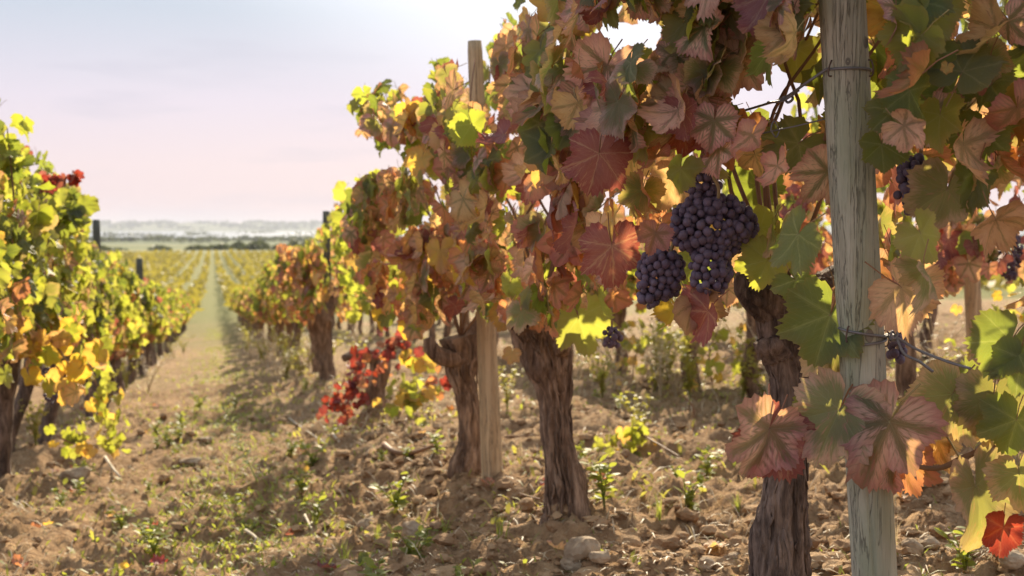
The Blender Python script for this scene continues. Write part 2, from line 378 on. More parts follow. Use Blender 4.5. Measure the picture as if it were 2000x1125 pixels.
m = NT('grape_skin'); g = m.n('ShaderNodeObjectInfo').outputs['Random']; p = m.objco()
bl = m.rng(m.noise(m.mapped(p, (1, 1, 1)), 120, 3, .6), .35, .68); fr = m.n('ShaderNodeLayerWeight'); fr.inputs[0].default_value = .35
c = m.mix(g, (.050, .026, .040), (.085, .052, .085)); c = m.mix(m.math('MULTIPLY', bl, m.math('ADD', m.math('MULTIPLY', m.math('FRACT', m.math('MULTIPLY', g, 9.7)), .6), .2)), c, (.22, .165, .21)); c = m.mix(m.math('MULTIPLY', fr.outputs['Facing'], .35), c, (.20, .17, .22))
b = m.bsdf(c, .55, .35); GRAPE = m.done(b.outputs[0])
m = NT('grape_stalk_skin'); STALK = m.done(m.bsdf(m.mix(m.noise(m.objco(), 50), (.22, .17, .07), (.33, .20, .10)), .6, .3).outputs[0])

m = NT('soil'); p = m.pos(); sp = m.n('ShaderNodeSeparateXYZ'); m.set(sp.inputs[0], p)
n1 = m.noise(p, 1.1, 5, .6); n2 = m.noise(p, 16, 6, .72); n3 = m.noise(p, 75, 4, .7); n4 = m.noise(m.mapped(p, (1, .35, 1)), .35, 5, .65)
c = m.mix(m.rng(n2, .3, .7), (.25, .145, .075), (.46, .30, .165)); c = m.mix(m.math('MULTIPLY', m.rng(n1, .45, .7), .5), c, (.31, .19, .10))
c = m.mix(m.math('MULTIPLY', m.rng(n3, .58, .72), .45), c, (.56, .44, .30))
c = m.mix(m.math('MULTIPLY', m.rng(m.noise(p, 30, 5, .75), .52, .62), .5), c, (.14, .088, .052))
gy = m.rng(sp.outputs[1], 9, 60)                     # with distance the weeds take over the bare soil
gm = m.math('MULTIPLY', m.rng(m.math('ADD', n4, m.math('MULTIPLY', gy, .34)), .50, .66), m.math('ADD', m.math('MULTIPLY', gy, .72), .25))
c = m.mix(gm, c, m.mix(n2, (.11, .125, .04), (.25, .235, .085)))
far = m.rng(sp.outputs[1], 322, 345); fp = m.noise(m.mapped(p, (.0022, .006, 1)), 1.0, 3, .5)
c = m.mix(far, c, m.ramp(fp, ((.35, (.06, .085, .035)), (.65, (.22, .21, .10)), (.5, (.11, .135, .05)))))
h = m.math('ADD', m.math('MULTIPLY', n2, .8), m.math('MULTIPLY', n3, .55))
SOIL = m.done(m.bsdf(c, .95, .12, m.bump(h, .9, .03)).outputs[0])
m = NT('clod_soil'); p = m.pos(); n2 = m.noise(p, 30, 4, .65); c = m.mix(leaf_rnd(m), (.26, .155, .083), (.45, .295, .165)); c = m.mix(m.math('MULTIPLY', m.rng(n2, .45, .7), .4), c, (.52, .37, .23))
CLOD = m.done(m.bsdf(c, .95, .12, m.bump(m.noise(p, 90, 4, .65), .8, .012)).outputs[0])
m = NT('pale_stone'); p = m.objco(); c = m.mix(m.rng(m.noise(p, 18, 5, .6), .35, .65), (.27, .19, .12), (.44, .34, .235)); STONE = m.done(m.bsdf(c, .9, .2, m.bump(m.noise(p, 60, 5, .65), .6, .006)).outputs[0])

def plain_leaf(name, a, b, trans, tmix=.45):
    m = NT(name); r = leaf_rnd(m); c = m.mix(r, a, b); bs = m.bsdf(c, .55, .3); tr = m.n('ShaderNodeBsdfTranslucent'); m.set(tr.inputs[0], (*trans, 1))
    mx = m.n('ShaderNodeMixShader'); mx.inputs[0].default_value = tmix; m.t.links.new(bs.outputs[0], mx.inputs[1]); m.t.links.new(tr.outputs[0], mx.inputs[2]); return m.done(mx.outputs[0])
GRASS = plain_leaf('grass_blade', (.13, .17, .05), (.28, .28, .09), (.50, .55, .08))
WEED = plain_leaf('weed_leaf', (.11, .16, .05), (.24, .25, .08), (.55, .58, .07))
WEED_PALE = plain_leaf('pale_weed_leaf', (.24, .27, .14), (.38, .38, .22), (.50, .52, .20))
WEED_GOLD = plain_leaf('yellowing_weed_leaf', (.20, .21, .06), (.38, .34, .10), (.66, .60, .10))
STRAW = plain_leaf('dry_straw', (.50, .40, .26), (.72, .62, .45), (.62, .50, .28), .25)
FIELD = plain_leaf('far_vine_leaf', (.15, .13, .045), (.30, .215, .065), (.50, .42, .06), .40)
HEDGE = plain_leaf('far_tree_leaf', (.05, .065, .035), (.09, .10, .05), (.16, .18, .06), .25)
m = NT('water'); b = m.bsdf((.16, .19, .21), .30, .5, m.bump(m.noise(m.mapped(m.pos(), (.02, .05, 1)), 1.0, 4), .08, 1.0)); WATER = m.done(b.outputs[0])

# ------------------------------------------------------------------ ground, water, hills
def grow(a, b, ratio0):
    out = [a]
    while out[-1] < b: out.append(out[-1] * ratio0)
    return out
ys = list(np.arange(-4, 1.8, .16)) + grow(1.8, 13, 1.0052) + grow(13.1, 200, 1.02) + grow(204, 9000, 1.04)
ys = np.array(ys); NX = 381; us = np.linspace(0, 1, NX)
yy = np.maximum(ys, 0.6)[:, None]; x0 = -0.42 * yy - 1.3; x1 = 1.05 * yy + 1.3
GX = x0 + (x1 - x0) * us[None]; GY = np.repeat(ys[:, None], NX, 1); GZ = ground_np(GX, GY)
V = np.stack([GX, GY, GZ], -1).reshape(-1, 3)
me = bpy.data.meshes.new('ground'); ny = len(ys)
i0 = (np.arange(ny - 1)[:, None] * NX + np.arange(NX - 1)[None]).ravel()
quads = np.stack([i0, i0 + 1, i0 + NX + 1, i0 + NX], -1).astype(np.int32)
me.vertices.add(len(V)); me.vertices.foreach_set('co', V.ravel()); me.loops.add(quads.size); me.loops.foreach_set('vertex_index', quads.ravel())
me.polygons.add(len(quads)); me.polygons.foreach_set('loop_start', np.arange(0, quads.size, 4, dtype=np.int32))
me.polygons.foreach_set('use_smooth', [True] * len(quads)); me.update(calc_edges=True); me.materials.append(SOIL)
tag(link(bpy.data.objects.new('ground', me)), kind='structure')
mb = MB(); mb.add([(-3000, 1500, -11.35), (7500, 1500, -11.35), (7500, 6150, -11.35), (-3000, 6150, -11.35)], [(0, 1, 2, 3)])
tag(mb.obj('water', WATER), kind='structure')

# ------------------------------------------------------------------ vine leaves
CTRL_A = np.array([0, 14, 26, 40, 52, 66, 78, 92, 105, 125, 145, 160, 170.])
VEINS = (-105, -52, 0, 52, 105)
def leaf_geo(rng, lod, dry=0.0):
    """one grape leaf: petiole joint at the origin, tip towards +Y, upper side +Z"""
    s1 = rng.uniform(.60, .88); s2 = rng.uniform(.60, .82)
    ctrl = np.array([1.0, .90, s1, .84, .95, .82, s2, .76, .82, .74, .66, .56, .40]) * (1 + rng.normal(0, .03, 13))
    keys = [-170, -105, -78, -52, -26, 0, 26, 52, 78, 105, 170]
    per = {3: 8, 2: 3, 1: 1}[lod]
    ang = []
    for a, b in zip(keys[:-1], keys[1:]):
        k = per + (2 if lod == 3 and b - a > 40 else 0)
        ang += [a + (b - a) * i / k for i in range(k)]
    ang.append(170); ang = np.array(ang, float); n = len(ang)
    rr = np.interp(np.abs(ang), CTRL_A, ctrl)
    rr = rr * (1 + rng.uniform(-.13, .13) * np.sin(np.radians(ang)) + rng.uniform(-.08, .08) * np.sin(np.radians(ang) * 2 + 1))
    if lod == 3: rr = rr * (1 + .040 * np.where(np.arange(n) % 2 == 0, 1, -1) * rng.uniform(.1, 1.7, n) + .025 * rng.normal(0, 1, n))
    elif lod == 2: rr = rr * (1 + .05 * rng.normal(0, 1, n))
    rings = {3: (.3, .58, .82, 1.0), 2: (.5, 1.0), 1: (1.0,)}[lod]
    th = np.radians(ang); P = [(0, 0)]; AL = [0.]; D = [0.]; RF = [0.]; AN = [0.]
    va = np.radians(VEINS); df = np.abs(th[:, None] - va[None]); j = df.argmin(1); dmin = df[np.arange(n), j]
    for f in rings:
        for i in range(n):
            r = rr[i] * f; P.append((r * math.sin(th[i]), r * math.cos(th[i])))
            AL.append(r * math.cos(min(dmin[i], 1.5))); D.append(r * math.sin(min(dmin[i], 1.5))); RF.append(f); AN.append(th[i])
    P = np.array(P); AL = np.array(AL); D = np.array(D); RF = np.array(RF); AN = np.array(AN)
    F = []
    for i in range(n - 1): F.append((0, 1 + i + 1, 1 + i))
    for k in range(len(rings) - 1):
        a = 1 + k * n; b = a + n
        for i in range(n - 1): F.append((a + i, a + i + 1, b + i + 1, b + i))
    r = np.hypot(P[:, 0], P[:, 1]); ph = rng.uniform(0, 6.28, 3)
    z = rng.uniform(-.32, .28) * r ** 2 - rng.uniform(.05, .4) * np.clip(P[:, 1], 0, 2) ** 2 + rng.uniform(-.3, .3) * P[:, 0] ** 2
    z += rng.uniform(-.1, .28) * np.abs(P[:, 0])
    z += .15 * D * rng.uniform(.3, 1.2)                                   # blade bulges between the veins
    z += (.06 + .12 * dry) * r ** 2 * np.sin(3 * AN + ph[0]) + (.05 + .10 * dry) * r ** 2 * np.sin(5 * AN + ph[1])
    z += (.10 + .06 * dry) * r * vnoise(P[:, 0] * 4.2 + ph[2] * 9, P[:, 1] * 4.2, 0, 3)
    x = P[:, 0].copy(); y = P[:, 1].copy()
    if dry > 0:
        c = dry * rng.uniform(.5, 1.0); z += c * .55 * r ** 2.2; x *= 1 - c * .35 * r; y *= 1 - .18 * c * r
    V = np.stack([x, y, z], -1); m = [0] * len(F)
    uv = np.stack([AL, D], -1); uv2 = np.stack([RF, AN], -1)
    if lod >= 2:                                                          # the leaf stalk
        side = 3; pts = [(0, .02, -.005), (0.02, -.35, -.10), (-.02, -.75, -.30)]
        TV, TF = tube(pts, (.020, .016, .018), side, cap=False); k = len(V)
        V = np.concatenate([V, TV]); F += [tuple(i + k for i in q) for q in TF]; m += [1] * len(TF)
        uv = np.concatenate([uv, np.zeros((len(TV), 2))]); uv2 = np.concatenate([uv2, np.zeros((len(TV), 2))])
    return V, F, m, uv, uv2
NSH = 12
rg = np.random.default_rng(5)
DRY = {'green': .1, 'lime': .1, 'pink': .3, 'tan': .75, 'rust': .5, 'red': .5, 'crimson': .6, 'blush': .25, 'gold': .4}
G3 = {False: [leaf_geo(rg, 3, .12) for _ in range(NSH)], True: [leaf_geo(rg, 3, .85) for _ in range(NSH)]}
G2 = [leaf_geo(rg, 2, .1 + .5 * (i % 3 == 0)) for i in range(NSH)]
G1 = [leaf_geo(rg, 1, .2) for i in range(6)]
_LM = {}
def leaf_mesh(c, dry, i, lod=3):
    k = (c, dry, i, lod)
    if k not in _LM:
        g = G3[dry][i] if lod == 3 else G2[i]
        _LM[k] = MB().add(*g[:2], g[2], g[3], g[4]).mesh('leaf', [LM[c], CPET], True, True)
    return _LM[k]
def basis(t, n, s, p):
    t = Vector(t).normalized(); n = Vector(n); n = (n - t * n.dot(t)).normalized(); x = t.cross(n)
    return Matrix(((x.x * s, t.x * s, n.x * s, p[0]), (x.y * s, t.y * s, n.y * s, p[1]), (x.z * s, t.z * s, n.z * s, p[2]), (0, 0, 0, 1)))
def pick(w):
    ks = list(w); return random.choices(ks, [w[k] for k in ks])[0]
def add_leaf(root, M, c, lod=3, name='leaf'):
    dry = random.random() < DRY[c]
    o = bpy.data.objects.new(name, leaf_mesh(c, dry and lod == 3, random.randrange(NSH), lod)); COL.objects.link(o); o.parent = root
    o.matrix_basis = Matrix.Translation(-root.location) @ M
    return o
def foliage(leaves, parent, base, geos, name='foliage'):
    """many leaves joined into one part; leaves = [(matrix, class)]"""
    VV = []; FF = []; MM = []; U1 = []; U2 = []; k = 0
    for M, c in leaves:
        g = random.choice(geos); A = np.array(M); v = g[0] @ A[:3, :3].T + A[:3, 3] - np.array(base)
        VV.append(v); FF += [tuple(i + k for i in q) for q in g[1]]; ci = CLS.index(c); MM += [ci if q == 0 else len(CLS) for q in g[2]]
        U1.append(g[3]); U2.append(g[4]); k += len(v)
    mb = MB(); mb.add(np.concatenate(VV), FF, MM, np.concatenate(U1), np.concatenate(U2))
    o = mb.obj(name, LMATS + [CPET], parent, None, True, True); o['kind'] = 'stuff'; return o

# outline of the open sky beside the near canopy and other openings in it (photo pixels), used to prune shoots
SKY_POLY = [(-500, -400), (975, -400), (985, 60), (945, 95), (905, 150), (872, 128), (846, 150), (842, 190), (790, 215), (735, 185), (700, 190), (712, 268), (740, 275), (800, 275), (806, 312), (750, 345), (690, 375), (640, 412), (610, 462), (590, 488), (545, 482), (515, 492), (512, 458), (-500, 458)]
def in_poly(x, y, P):
    c = False; j = len(P) - 1
    for i in range(len(P)):
        xi, yi = P[i]; xj, yj = P[j]
        if (yi > y) != (yj > y) and x < (xj - xi) * (y - yi) / (yj - yi) + xi: c = not c
        j = i
    return c
HOLES = [(1240, 75, 30), (1172, 88, 14), (1042, 28, 14), (1470, 190, 26), (1525, 195, 26), (1545, 275, 30), (1885, 480, 20), (1570, 400, 28), (1230, 640, 40), (1610, 510, 26)]
def blocked(p, size):
    px, py = project(p); s = F_PX * size / max(p[1], .5)
    if in_poly(px - s * .45, py, SKY_POLY) or in_poly(px, py - s * .5, SKY_POLY) or in_poly(px, py, SKY_POLY): return True
    for hx, hy, hr in HOLES:
        if (px - hx) ** 2 + (py - hy) ** 2 < (hr + s * .5) ** 2: return True
    return False

W_TOP = dict(blush=2.5, green=6.5, lime=3, pink=3.4, tan=.8, rust=.2, red=.3, gold=.1)
W_MID = dict(blush=2.6, green=2.6, lime=1.6, pink=3.6, tan=2.6, rust=1.8, red=.8, gold=.5)
W_LOW = dict(blush=1, green=.8, lime=.9, pink=1.8, tan=3.6, rust=3.4, red=.9, gold=1.2)
W_LEFT = dict(green=2.4, lime=7, blush=.6, pink=.3, tan=.4, rust=.25, red=.2, gold=.35)
W_LLOW = dict(green=1.4, lime=3.4, blush=.8, pink=.7, tan=1.2, rust=.5, red=.4, gold=.7)
def near_w(zf): return W_TOP if zf > .70 else (W_MID if zf > .30 else W_LOW)
def far_w(zf): return W_LEFT if zf > .3 else W_LLOW
def right_mid_w(zf): return dict(green=2.6, lime=4.6, pink=.8, tan=1.0, rust=.5, red=.2, gold=.8) if zf > .45 else dict(green=1.8, lime=2.6, pink=1.1, tan=1.6, rust=1.0, red=.3, gold=.8)

def sample_canopy(n, X, yc, half, z0, z1, thick, wfn, face=-1, frac_face=.62, size=(.055, .088), test=None, ragged=.20, dome=.0):
    """leaf matrices over one vine's crown: most hang shingled on the side named by face"""
    out = []; tries = 0
    while len(out) < n and tries < n * 12:
        tries += 1
        y = yc + random.uniform(-half, half) * (1 if random.random() < .92 else 1.12)
        zf = random.betavariate(1.25, 1.15); zt = z1 + ragged * vn(y * 2.3, X * 5.0, 0, 21)
        zb = z0 + .07 * vn(y * 3.1 + 9, X * 5.0, 0, 22)
        dy = (y - yc) / half; zt -= dome * dy * dy; zb += dome * .35 * dy * dy
        z = zb + (zt - zb) * zf; w = math.sqrt(max(.25, 1 - dome * 1.5 * dy * dy)) * thick * math.sqrt(max(.08, 1 - ((zf - .42) / .68) ** 2)) * (1 + .25 * vn(y * 2.6, z * 2.6, 0, 23))
        f = random.random() < frac_face; side = face if f else -face * (1 if random.random() < .6 else -1)
        x = X + side * w * (random.uniform(.7, 1.08) if f else random.uniform(.05, 1.0))
        if vn(y * 4.6, z * 4.6, X * 3, 24) < -.25 and random.random() < .82: continue
        s = random.uniform(*size) * (1 - .22 * max(0, zf - .75) * 4 * random.random())
        nrm = (side * (.95 if f else .6), random.gauss(-.25, .5), random.gauss(.38, .38)); tip = (random.gauss(.12 * side, .38), random.gauss(0, .45), random.gauss(-.95, .28))
        p = Vector((x, y, z)); M = basis(tip, nrm, s, p); cen = M @ Vector((0, .45, 0))
        if test and test(cen, s, side): continue
        out.append((M, pick(wfn(zf))))
    return out

# ------------------------------------------------------------------ vine wood
def trunk_part(root, pts, rad, mat, sides=32, along=10, bark=.10, seed=0, arms=(), barkf=3.0, strips=0):
    mb = MB(); b = Vector(root.location); mb.add(*tube([Vector(p) - b for p in pts], rad, sides, along=along, seed=seed, bark=bark, barkf=barkf))
    for ap, ar in arms: mb.add(*tube([Vector(p) - b for p in ap], ar, max(10, sides // 2), along=max(4, along // 2), seed=seed + 7, bark=bark, barkf=barkf))
    n = len(pts); rs_ = random.Random(seed + 100)
    for _ in range(strips):
        a = rs_.uniform(0, 6.283); t0 = rs_.uniform(0, n - 1.6); ln = rs_.uniform(.5, 2.6); Q = []
        for k in range(7):
            t = min(t0 + ln * k / 6, n - 1.001); i = int(t); c = (Vector(pts[i]).lerp(Vector(pts[i + 1]), t - i)) - b; rr = rad[i] + (rad[i + 1] - rad[i]) * (t - i); a += rs_.uniform(-.10, .12)
            Q.append(c + Vector((math.sin(a), -math.cos(a), 0)) * rr * (1.0 + rs_.uniform(-.02, .05) + (.10 if k in (0, 6) and rs_.random() < .4 else 0)))
        w = rs_.uniform(.0016, .0042); mb.add(*tube(Q, [w * .4, w, w * 1.1, w, w * 1.15, w * .9, w * .3], 5, along=3))
    return mb.obj('trunk', mat, root)
def pix_trunk(root, data, Y, mat, **k):
    """data = (px, py, width px) rows down the trunk; all stand at depth Y"""
    pts = [at(px, py, Y) for px, py, w in data]; rad = [w * .5 * Y / F_PX for px, py, w in data]
    return trunk_part(root, pts, rad, mat, **k)
def cane(root, pts, r0=.006, r1=.003, mat=CANE):
    b = Vector(root.location); n = len(pts); V, F = tube([Vector(p) - b for p in pts], [r0 + (r1 - r0) * i / (n - 1) for i in range(n)], 6, along=4)
    return MB().add(V, F).obj('cane', mat, root)
def fan_canes(root, head, n, yhalf, ztop, xs):
    for i in range(n):
        a = (i + .5) / n * 2 - 1; t = Vector((head.x + random.uniform(-xs, xs), head.y + a * yhalf, ztop + random.uniform(-.2, .05)))
        md = head.lerp(t, .45) + Vector((random.uniform(-.06, .06), random.uniform(-.06, .06), .05))
        cane(root, [head, head.lerp(md, .5) + Vector((random.uniform(-.06, .06), random.uniform(-.06, .06), .03)), md, md.lerp(t, .5) + Vector((random.uniform(-.08, .08), random.uniform(-.08, .08), 0)), t], .0048, .0020)
def near_vine(label, X, Y, half, z0, z1, thick, n_leaf, n_back, wfn, test, face=-1, size=(.040, .072), lod=3, group=None, foot=None, frac=.62, dome=.06):
    fx, fy = (X, Y) if foot is None else foot
    root = empty('grape_vine', (fx, fy, ground(fx, fy) - .02), label, 'grapevine', group)
    L1 = sample_canopy(n_leaf + n_back, X, Y, half, z0, z1, thick, wfn, face, frac, size, test, dome=dome)
    L1.sort(key=lambda q: (q[0].translation - Vector((0, 0, CAM_Z))).length + .0 * random.random() - (.25 if (q[0].translation.x - X) * face > 0 else 0))
    for M, c in L1[:n_leaf]: add_leaf(root, M, c, lod)
    if L1[n_leaf:]: foliage(L1[n_leaf:], root, root.location, G2)
    return root
def shoot(root, pts, n, wts, size, lod=3, spread=.05):
    """a leafy shoot along pts"""
    cane(root, pts, .005, .002); P = [Vector(p) for p in pts]
    for i in range(n):
        t = random.uniform(.12, 1.0) * (len(P) - 1); k = min(int(t), len(P) - 2); p = P[k].lerp(P[k + 1], t - k)
        p = p + Vector((random.gauss(0, spread), random.gauss(0, spread), random.gauss(0, spread)))
        qx, qy = project(p)
        if p.y < 5.2 and 893 < qx < 962 and qy < 215: continue                  # the post's top stands clear
        add_leaf(root, basis((random.gauss(0, .6), random.gauss(0, .5), random.gauss(-.6, .5)), (random.gauss(-.4, .5), random.gauss(-.6, .5), random.gauss(.35, .5)), random.uniform(*size), p), pick(wts), lod)
def hero(root, a, tip, Y, c, dry=False, shape=0, lean=(0, 0, 0), tipY=None, k=1.0):
    """one leaf named by where its stalk joint and its tip stand"""
    k *= .86; p = at(*a, Y); q = at(*tip, tipY or Y); t = q - p; nrm = (Vector((0, 0, CAM_Z)) - p).normalized() + Vector(lean)
    o = bpy.data.objects.new('leaf', leaf_mesh(c, dry, shape)); COL.objects.link(o); o.parent = root
    o.matrix_basis = Matrix.Translation(-root.location) @ basis(t, nrm, t.length * k, p); return o

# ------------------------------------------------------------------ grapes
def sphere(nu, nv):
    V = [(0, 0, 1)]; F = []
    for j in range(1, nv):
        for i in range(nu):
            a = math.pi * j / nv; b = 2 * math.pi * i / nu; V.append((math.sin(a) * math.cos(b), math.sin(a) * math.sin(b), math.cos(a)))
    V.append((0, 0, -1)); L_ = len(V) - 1
    for i in range(nu): F.append((0, 1 + i, 1 + (i + 1) % nu)); F.append((L_, 1 + (nv - 2) * nu + (i + 1) % nu, 1 + (nv - 2) * nu + i))
    for j in range(nv - 2):
        a = 1 + j * nu; b = a + nu
        for i in range(nu): F.append((a + i, b + i, b + (i + 1) % nu, a + (i + 1) % nu))
    return np.array(V), F
GR = []
for i in range(3):
    v, f = sphere(14, 9); v = v * np.array((1, 1, 1.06 + .04 * i)); GR.append(MB().add(v, f).mesh('grape', GRAPE))
def bunch(root, lobes, stalk, r=.0072, seed=0, label=None):
    """grape_bunch part: main stalk mesh that parents every berry; lobes = (centre, radii, berries)"""
    rs = random.Random(seed); b = Vector(stalk[0]); V, F = tube([Vector(p) - b for p in stalk], [.003] * len(stalk), 6, along=4); o = MB().add(V, F).obj('grape_bunch', STALK, root); o.location = b - Vector(root.location)
    pts = []
    for cen, rad, n in lobes:
        k = 0; tries = 0
        n = int(n * 2.7)
        while k < n and tries < n * 60:
            tries += 1; d = Vector((rs.gauss(0, 1), rs.gauss(0, 1), rs.gauss(0, 1))).normalized(); q = rs.uniform(.45, 1.0)
            if d.y > .55: continue
            p = Vector(cen) + Vector((d.x * rad[0], d.y * rad[1], d.z * rad[2])) * q
            if any((p - x).length < r * 1.48 for x in pts): continue
            pts.append(p); k += 1
    for p in pts:
        g = bpy.data.objects.new('grape', rs.choice(GR)); COL.objects.link(g); g.parent = o; g.location = p - b
        s = r * rs.uniform(.74, 1.12); g.scale = (s, s, s); g.rotation_euler = (rs.uniform(-.6, .6), rs.uniform(-.6, .6), rs.uniform(0, 6))
    return o
def lobe(px, py, wpx, hpx, Y, n, depth=None):
    k = Y / F_PX; return (at(px, py, Y), (wpx * .5 * k, (depth or wpx * .42) * k, hpx * .5 * k), n)

# ------------------------------------------------------------------ the right row, nearest vines
PX_POST = lambda y: 1650 + (y / 1125) * 60
def near_test(cen, s, side):
    if blocked(cen, s): return True
    px, py = project(cen); w = F_PX * s / cen.y
    if cen.y < 4.3 and 905 - w * .5 < px < 952 + w * .5 and py < 225 + w * .2: return True      # top of the tan post
    if cen.y < 1.70 and abs(px - PX_POST(py)) < 48 + w * .55: return True            # keep the post in view
    if 1295 - w * .3 < px < 1480 + w * .3 and 322 < py < 592 + w * .3 and cen.y < 2.12 and cen.x < .93: return True    # and the grapes
    if 1245 < px < 1345 and 480 < py < 600 and cen.y < 2.15 and cen.x < .93: return True
    if py > 640 and 1000 < px < 1600: return True
    if cen.y < 1.40 and px < 2080: return True
    if 1740 - w * .2 < px < 1838 + w * .2 and 295 < py < 428 and cen.y < 1.64: return True
    return False

v3 = near_vine('dark gnarled vine just left of the near grey post, carrying the big grape bunches', .95, 2.02, .62, .60, 1.52, .27, 300, 310, near_w, near_test, foot=(.955, 1.97))
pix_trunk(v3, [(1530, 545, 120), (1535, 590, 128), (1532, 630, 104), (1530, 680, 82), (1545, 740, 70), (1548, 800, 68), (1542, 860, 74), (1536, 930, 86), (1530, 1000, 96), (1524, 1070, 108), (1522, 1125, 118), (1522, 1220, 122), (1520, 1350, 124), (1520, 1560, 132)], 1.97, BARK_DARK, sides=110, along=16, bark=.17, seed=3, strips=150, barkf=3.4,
          arms=[([at(1530, 610, 1.97), at(1490, 585, 1.96), at(1462, 560, 1.98), at(1470, 500, 2.0)], (.040, .034, .024, .012)), ([at(1545, 590, 1.97), at(1600, 570, 2.0), at(1640, 530, 2.05)], (.040, .03, .016)), ([at(1510, 690, 1.96), at(1500, 670, 1.95), at(1496, 660, 1.95)], (.03, .026, .012))])
fan_canes(v3, at(1530, 560, 2.0), 7, .5, 1.22, .15)
v2 = near_vine('vine on a stout brown trunk right of the tan post, boulder at its foot', .95, 3.25, .66, .52, 1.66, .30, 300, 330, near_w, near_test, foot=(.95, 3.25))
pix_trunk(v2, [(1048, 588, 84), (1052, 618, 112), (1060, 655, 110), (1072, 700, 90), (1081, 750, 68), (1086, 800, 58), (1090, 850, 58), (1096, 900, 62), (1104, 950, 80), (1106, 1000, 90), (1108, 1050, 92), (1108, 1100, 104)], 3.22, BARK, sides=96, along=14, bark=.17, strips=130, seed=9,
          arms=[([at(1040, 640, 3.2), at(1016, 622, 3.18), at(1006, 640, 3.16)], (.05, .04, .022)), ([at(1085, 640, 3.22), at(1110, 600, 3.22), at(1120, 560, 3.2)], (.05, .035, .018)), ([at(1085, 690, 3.2), at(1098, 676, 3.14), at(1104, 672, 3.12)], (.03, .024, .012))])
fan_canes(v2, at(1060, 600, 3.22), 7, .5, 1.22, .16)
v1 = near_vine('leaning vine trunk close behind the tan post, its foliage rust and tan', .90, 4.45, .72, .40, 1.52, .30, 300, 320, near_w, near_test, foot=(.87, 4.30))
pix_trunk(v1, [(900, 655, 70), (905, 685, 66), (900, 720, 62), (910, 770, 46), (918, 820, 44), (922, 860, 46), (914, 890, 62), (906, 920, 66), (908, 960, 60), (908, 1000, 62)], 4.30, BARK, sides=64, along=10, bark=.16, strips=70, seed=15,
          arms=[([at(902, 700, 4.3), at(868, 700, 4.26), at(845, 685, 4.24), at(835, 660, 4.24)], (.045, .034, .028, .016)), ([at(905, 680, 4.3), at(930, 650, 4.32), at(940, 610, 4.32)], (.045, .035, .02))])
fan_canes(v1, at(900, 660, 4.3), 6, .45, 1.12, .16)
for pl, n in (([(900, 300), (840, 250), (770, 205), (706, 188)], 34), ([(860, 330), (800, 270), (750, 235), (725, 262)], 22), ([(900, 260), (872, 190), (868, 132)], 16), ([(950, 200), (960, 130), (975, 100)], 10)):
    shoot(v1, [at(x, y, 4.7) for x, y in pl], n, dict(green=3, lime=4, rust=.5, pink=1, tan=.4), (.035, .06), 3, .035)
for pl, n in (([(800, 420), (770, 360), (735, 335)], 16), ([(780, 440), (740, 400), (690, 385)], 16)):
    shoot(v1, [at(x, y, 5.3) for x, y in pl], n, dict(green=2, lime=5, rust=1), (.035, .06), 3, .045)
v0 = near_vine('vine at the right edge beside the near post, green and pink leaves in front', 1.04, 1.62, .42, .64, 1.42, .25, 300, 330, lambda z: dict(green=6, blush=3, lime=1.2, pink=2.6, tan=1, rust=.6, red=.5) if z > .45 else dict(green=2.5, blush=2, lime=.7, pink=2.5, tan=2.2, rust=1.6, red=1), near_test, foot=(1.0, .85), size=(.040, .066))
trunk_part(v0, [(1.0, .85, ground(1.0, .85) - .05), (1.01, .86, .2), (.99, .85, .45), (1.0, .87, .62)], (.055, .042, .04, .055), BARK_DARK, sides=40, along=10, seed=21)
fan_canes(v0, Vector((1.0, .87, .62)), 6, .4, 1.35, .12)

# hanging front shoot and its leaves at the lower right
cane(v0, [Vector((.98, .95, .58)), at(2060, 830, 1.5), at(1985, 850, 1.55), at(1890, 890, 1.57), at(1830, 915, 1.575), at(1765, 905, 1.575)], .007, .0035)
cane(v0, [at(1890, 890, 1.57), at(1870, 935, 1.56), at(1905, 952, 1.555)], .004, .0025)
H = hero
H(v0, (1738, 824), (1668, 946), 1.555, 'pink', False, 1, (-.35, 0, .2), k=1.12)
H(v0, (1502, 838), (1470, 965), 1.60, 'pink', False, 3, (.75, 0, .15), k=1.02)
H(v0, (1512, 842), (1452, 950), 1.63, 'red', False, 5, (.5, 0, 0))
H(v0, (1640, 800), (1580, 930), 1.61, 'blush', False, 2, (-.1, 0, .25), k=1.0)
H(v0, (1622, 615), (1582, 742), 1.66, 'green', False, 4, (-.2, 0, .3), k=1.0)
H(v0, (1640, 668), (1560, 730), 1.69, 'blush', False, 6, (-.2, 0, .2))
H(v0, (1590, 795), (1565, 850), 1.68, 'green', False, 7, (0, 0, .5), k=1.1)
H(v0, (1860, 770), (1795, 870), 1.585, 'blush', False, 8, (0, 0, .2), k=1.05)
H(v0, (1905, 765), (1835, 800), 1.60, 'green', False, 9, (.2, 0, .6))
H(v0, (1975, 665), (1925, 742), 1.50, 'green', False, 0, (-.1, 0, .3), k=1.1)
H(v0, (1995, 700), (1980, 790), 1.48, 'green', False, 10, (.2, 0, .3))
H(v0, (1940, 775), (1920, 895), 1.53, 'blush', False, 11, (0, 0, .25))
H(v0, (1985, 820), (1960, 910), 1.50, 'green', False, 3, (.1, 0, .2))
H(v0, (1905, 950), (1938, 1090), 1.545, 'blush', False, 6, (.8, 0, .1), k=1.1)
H(v0, (1960, 1030), (1945, 1100), 1.55, 'crimson', True, 2, (.4, 0, 0))
H(v0, (1990, 925), (2000, 1020), 1.50, 'blush', False, 7, (-.2, 0, .1))
H(v0, (1770, 900), (1775, 990), 1.60, 'rust', True, 4, (.5, 0, 0))
H(v0, (1830, 860), (1850, 935), 1.63, 'tan', True, 1, (.3, 0, .1))
H(v0, (1815, 870), (1800, 930), 1.65, 'tan', True, 8, (.3, 0, .1))
H(v0, (1745, 890), (1738, 985), 1.59, 'pink', True, 9, (.8, 0, 0))
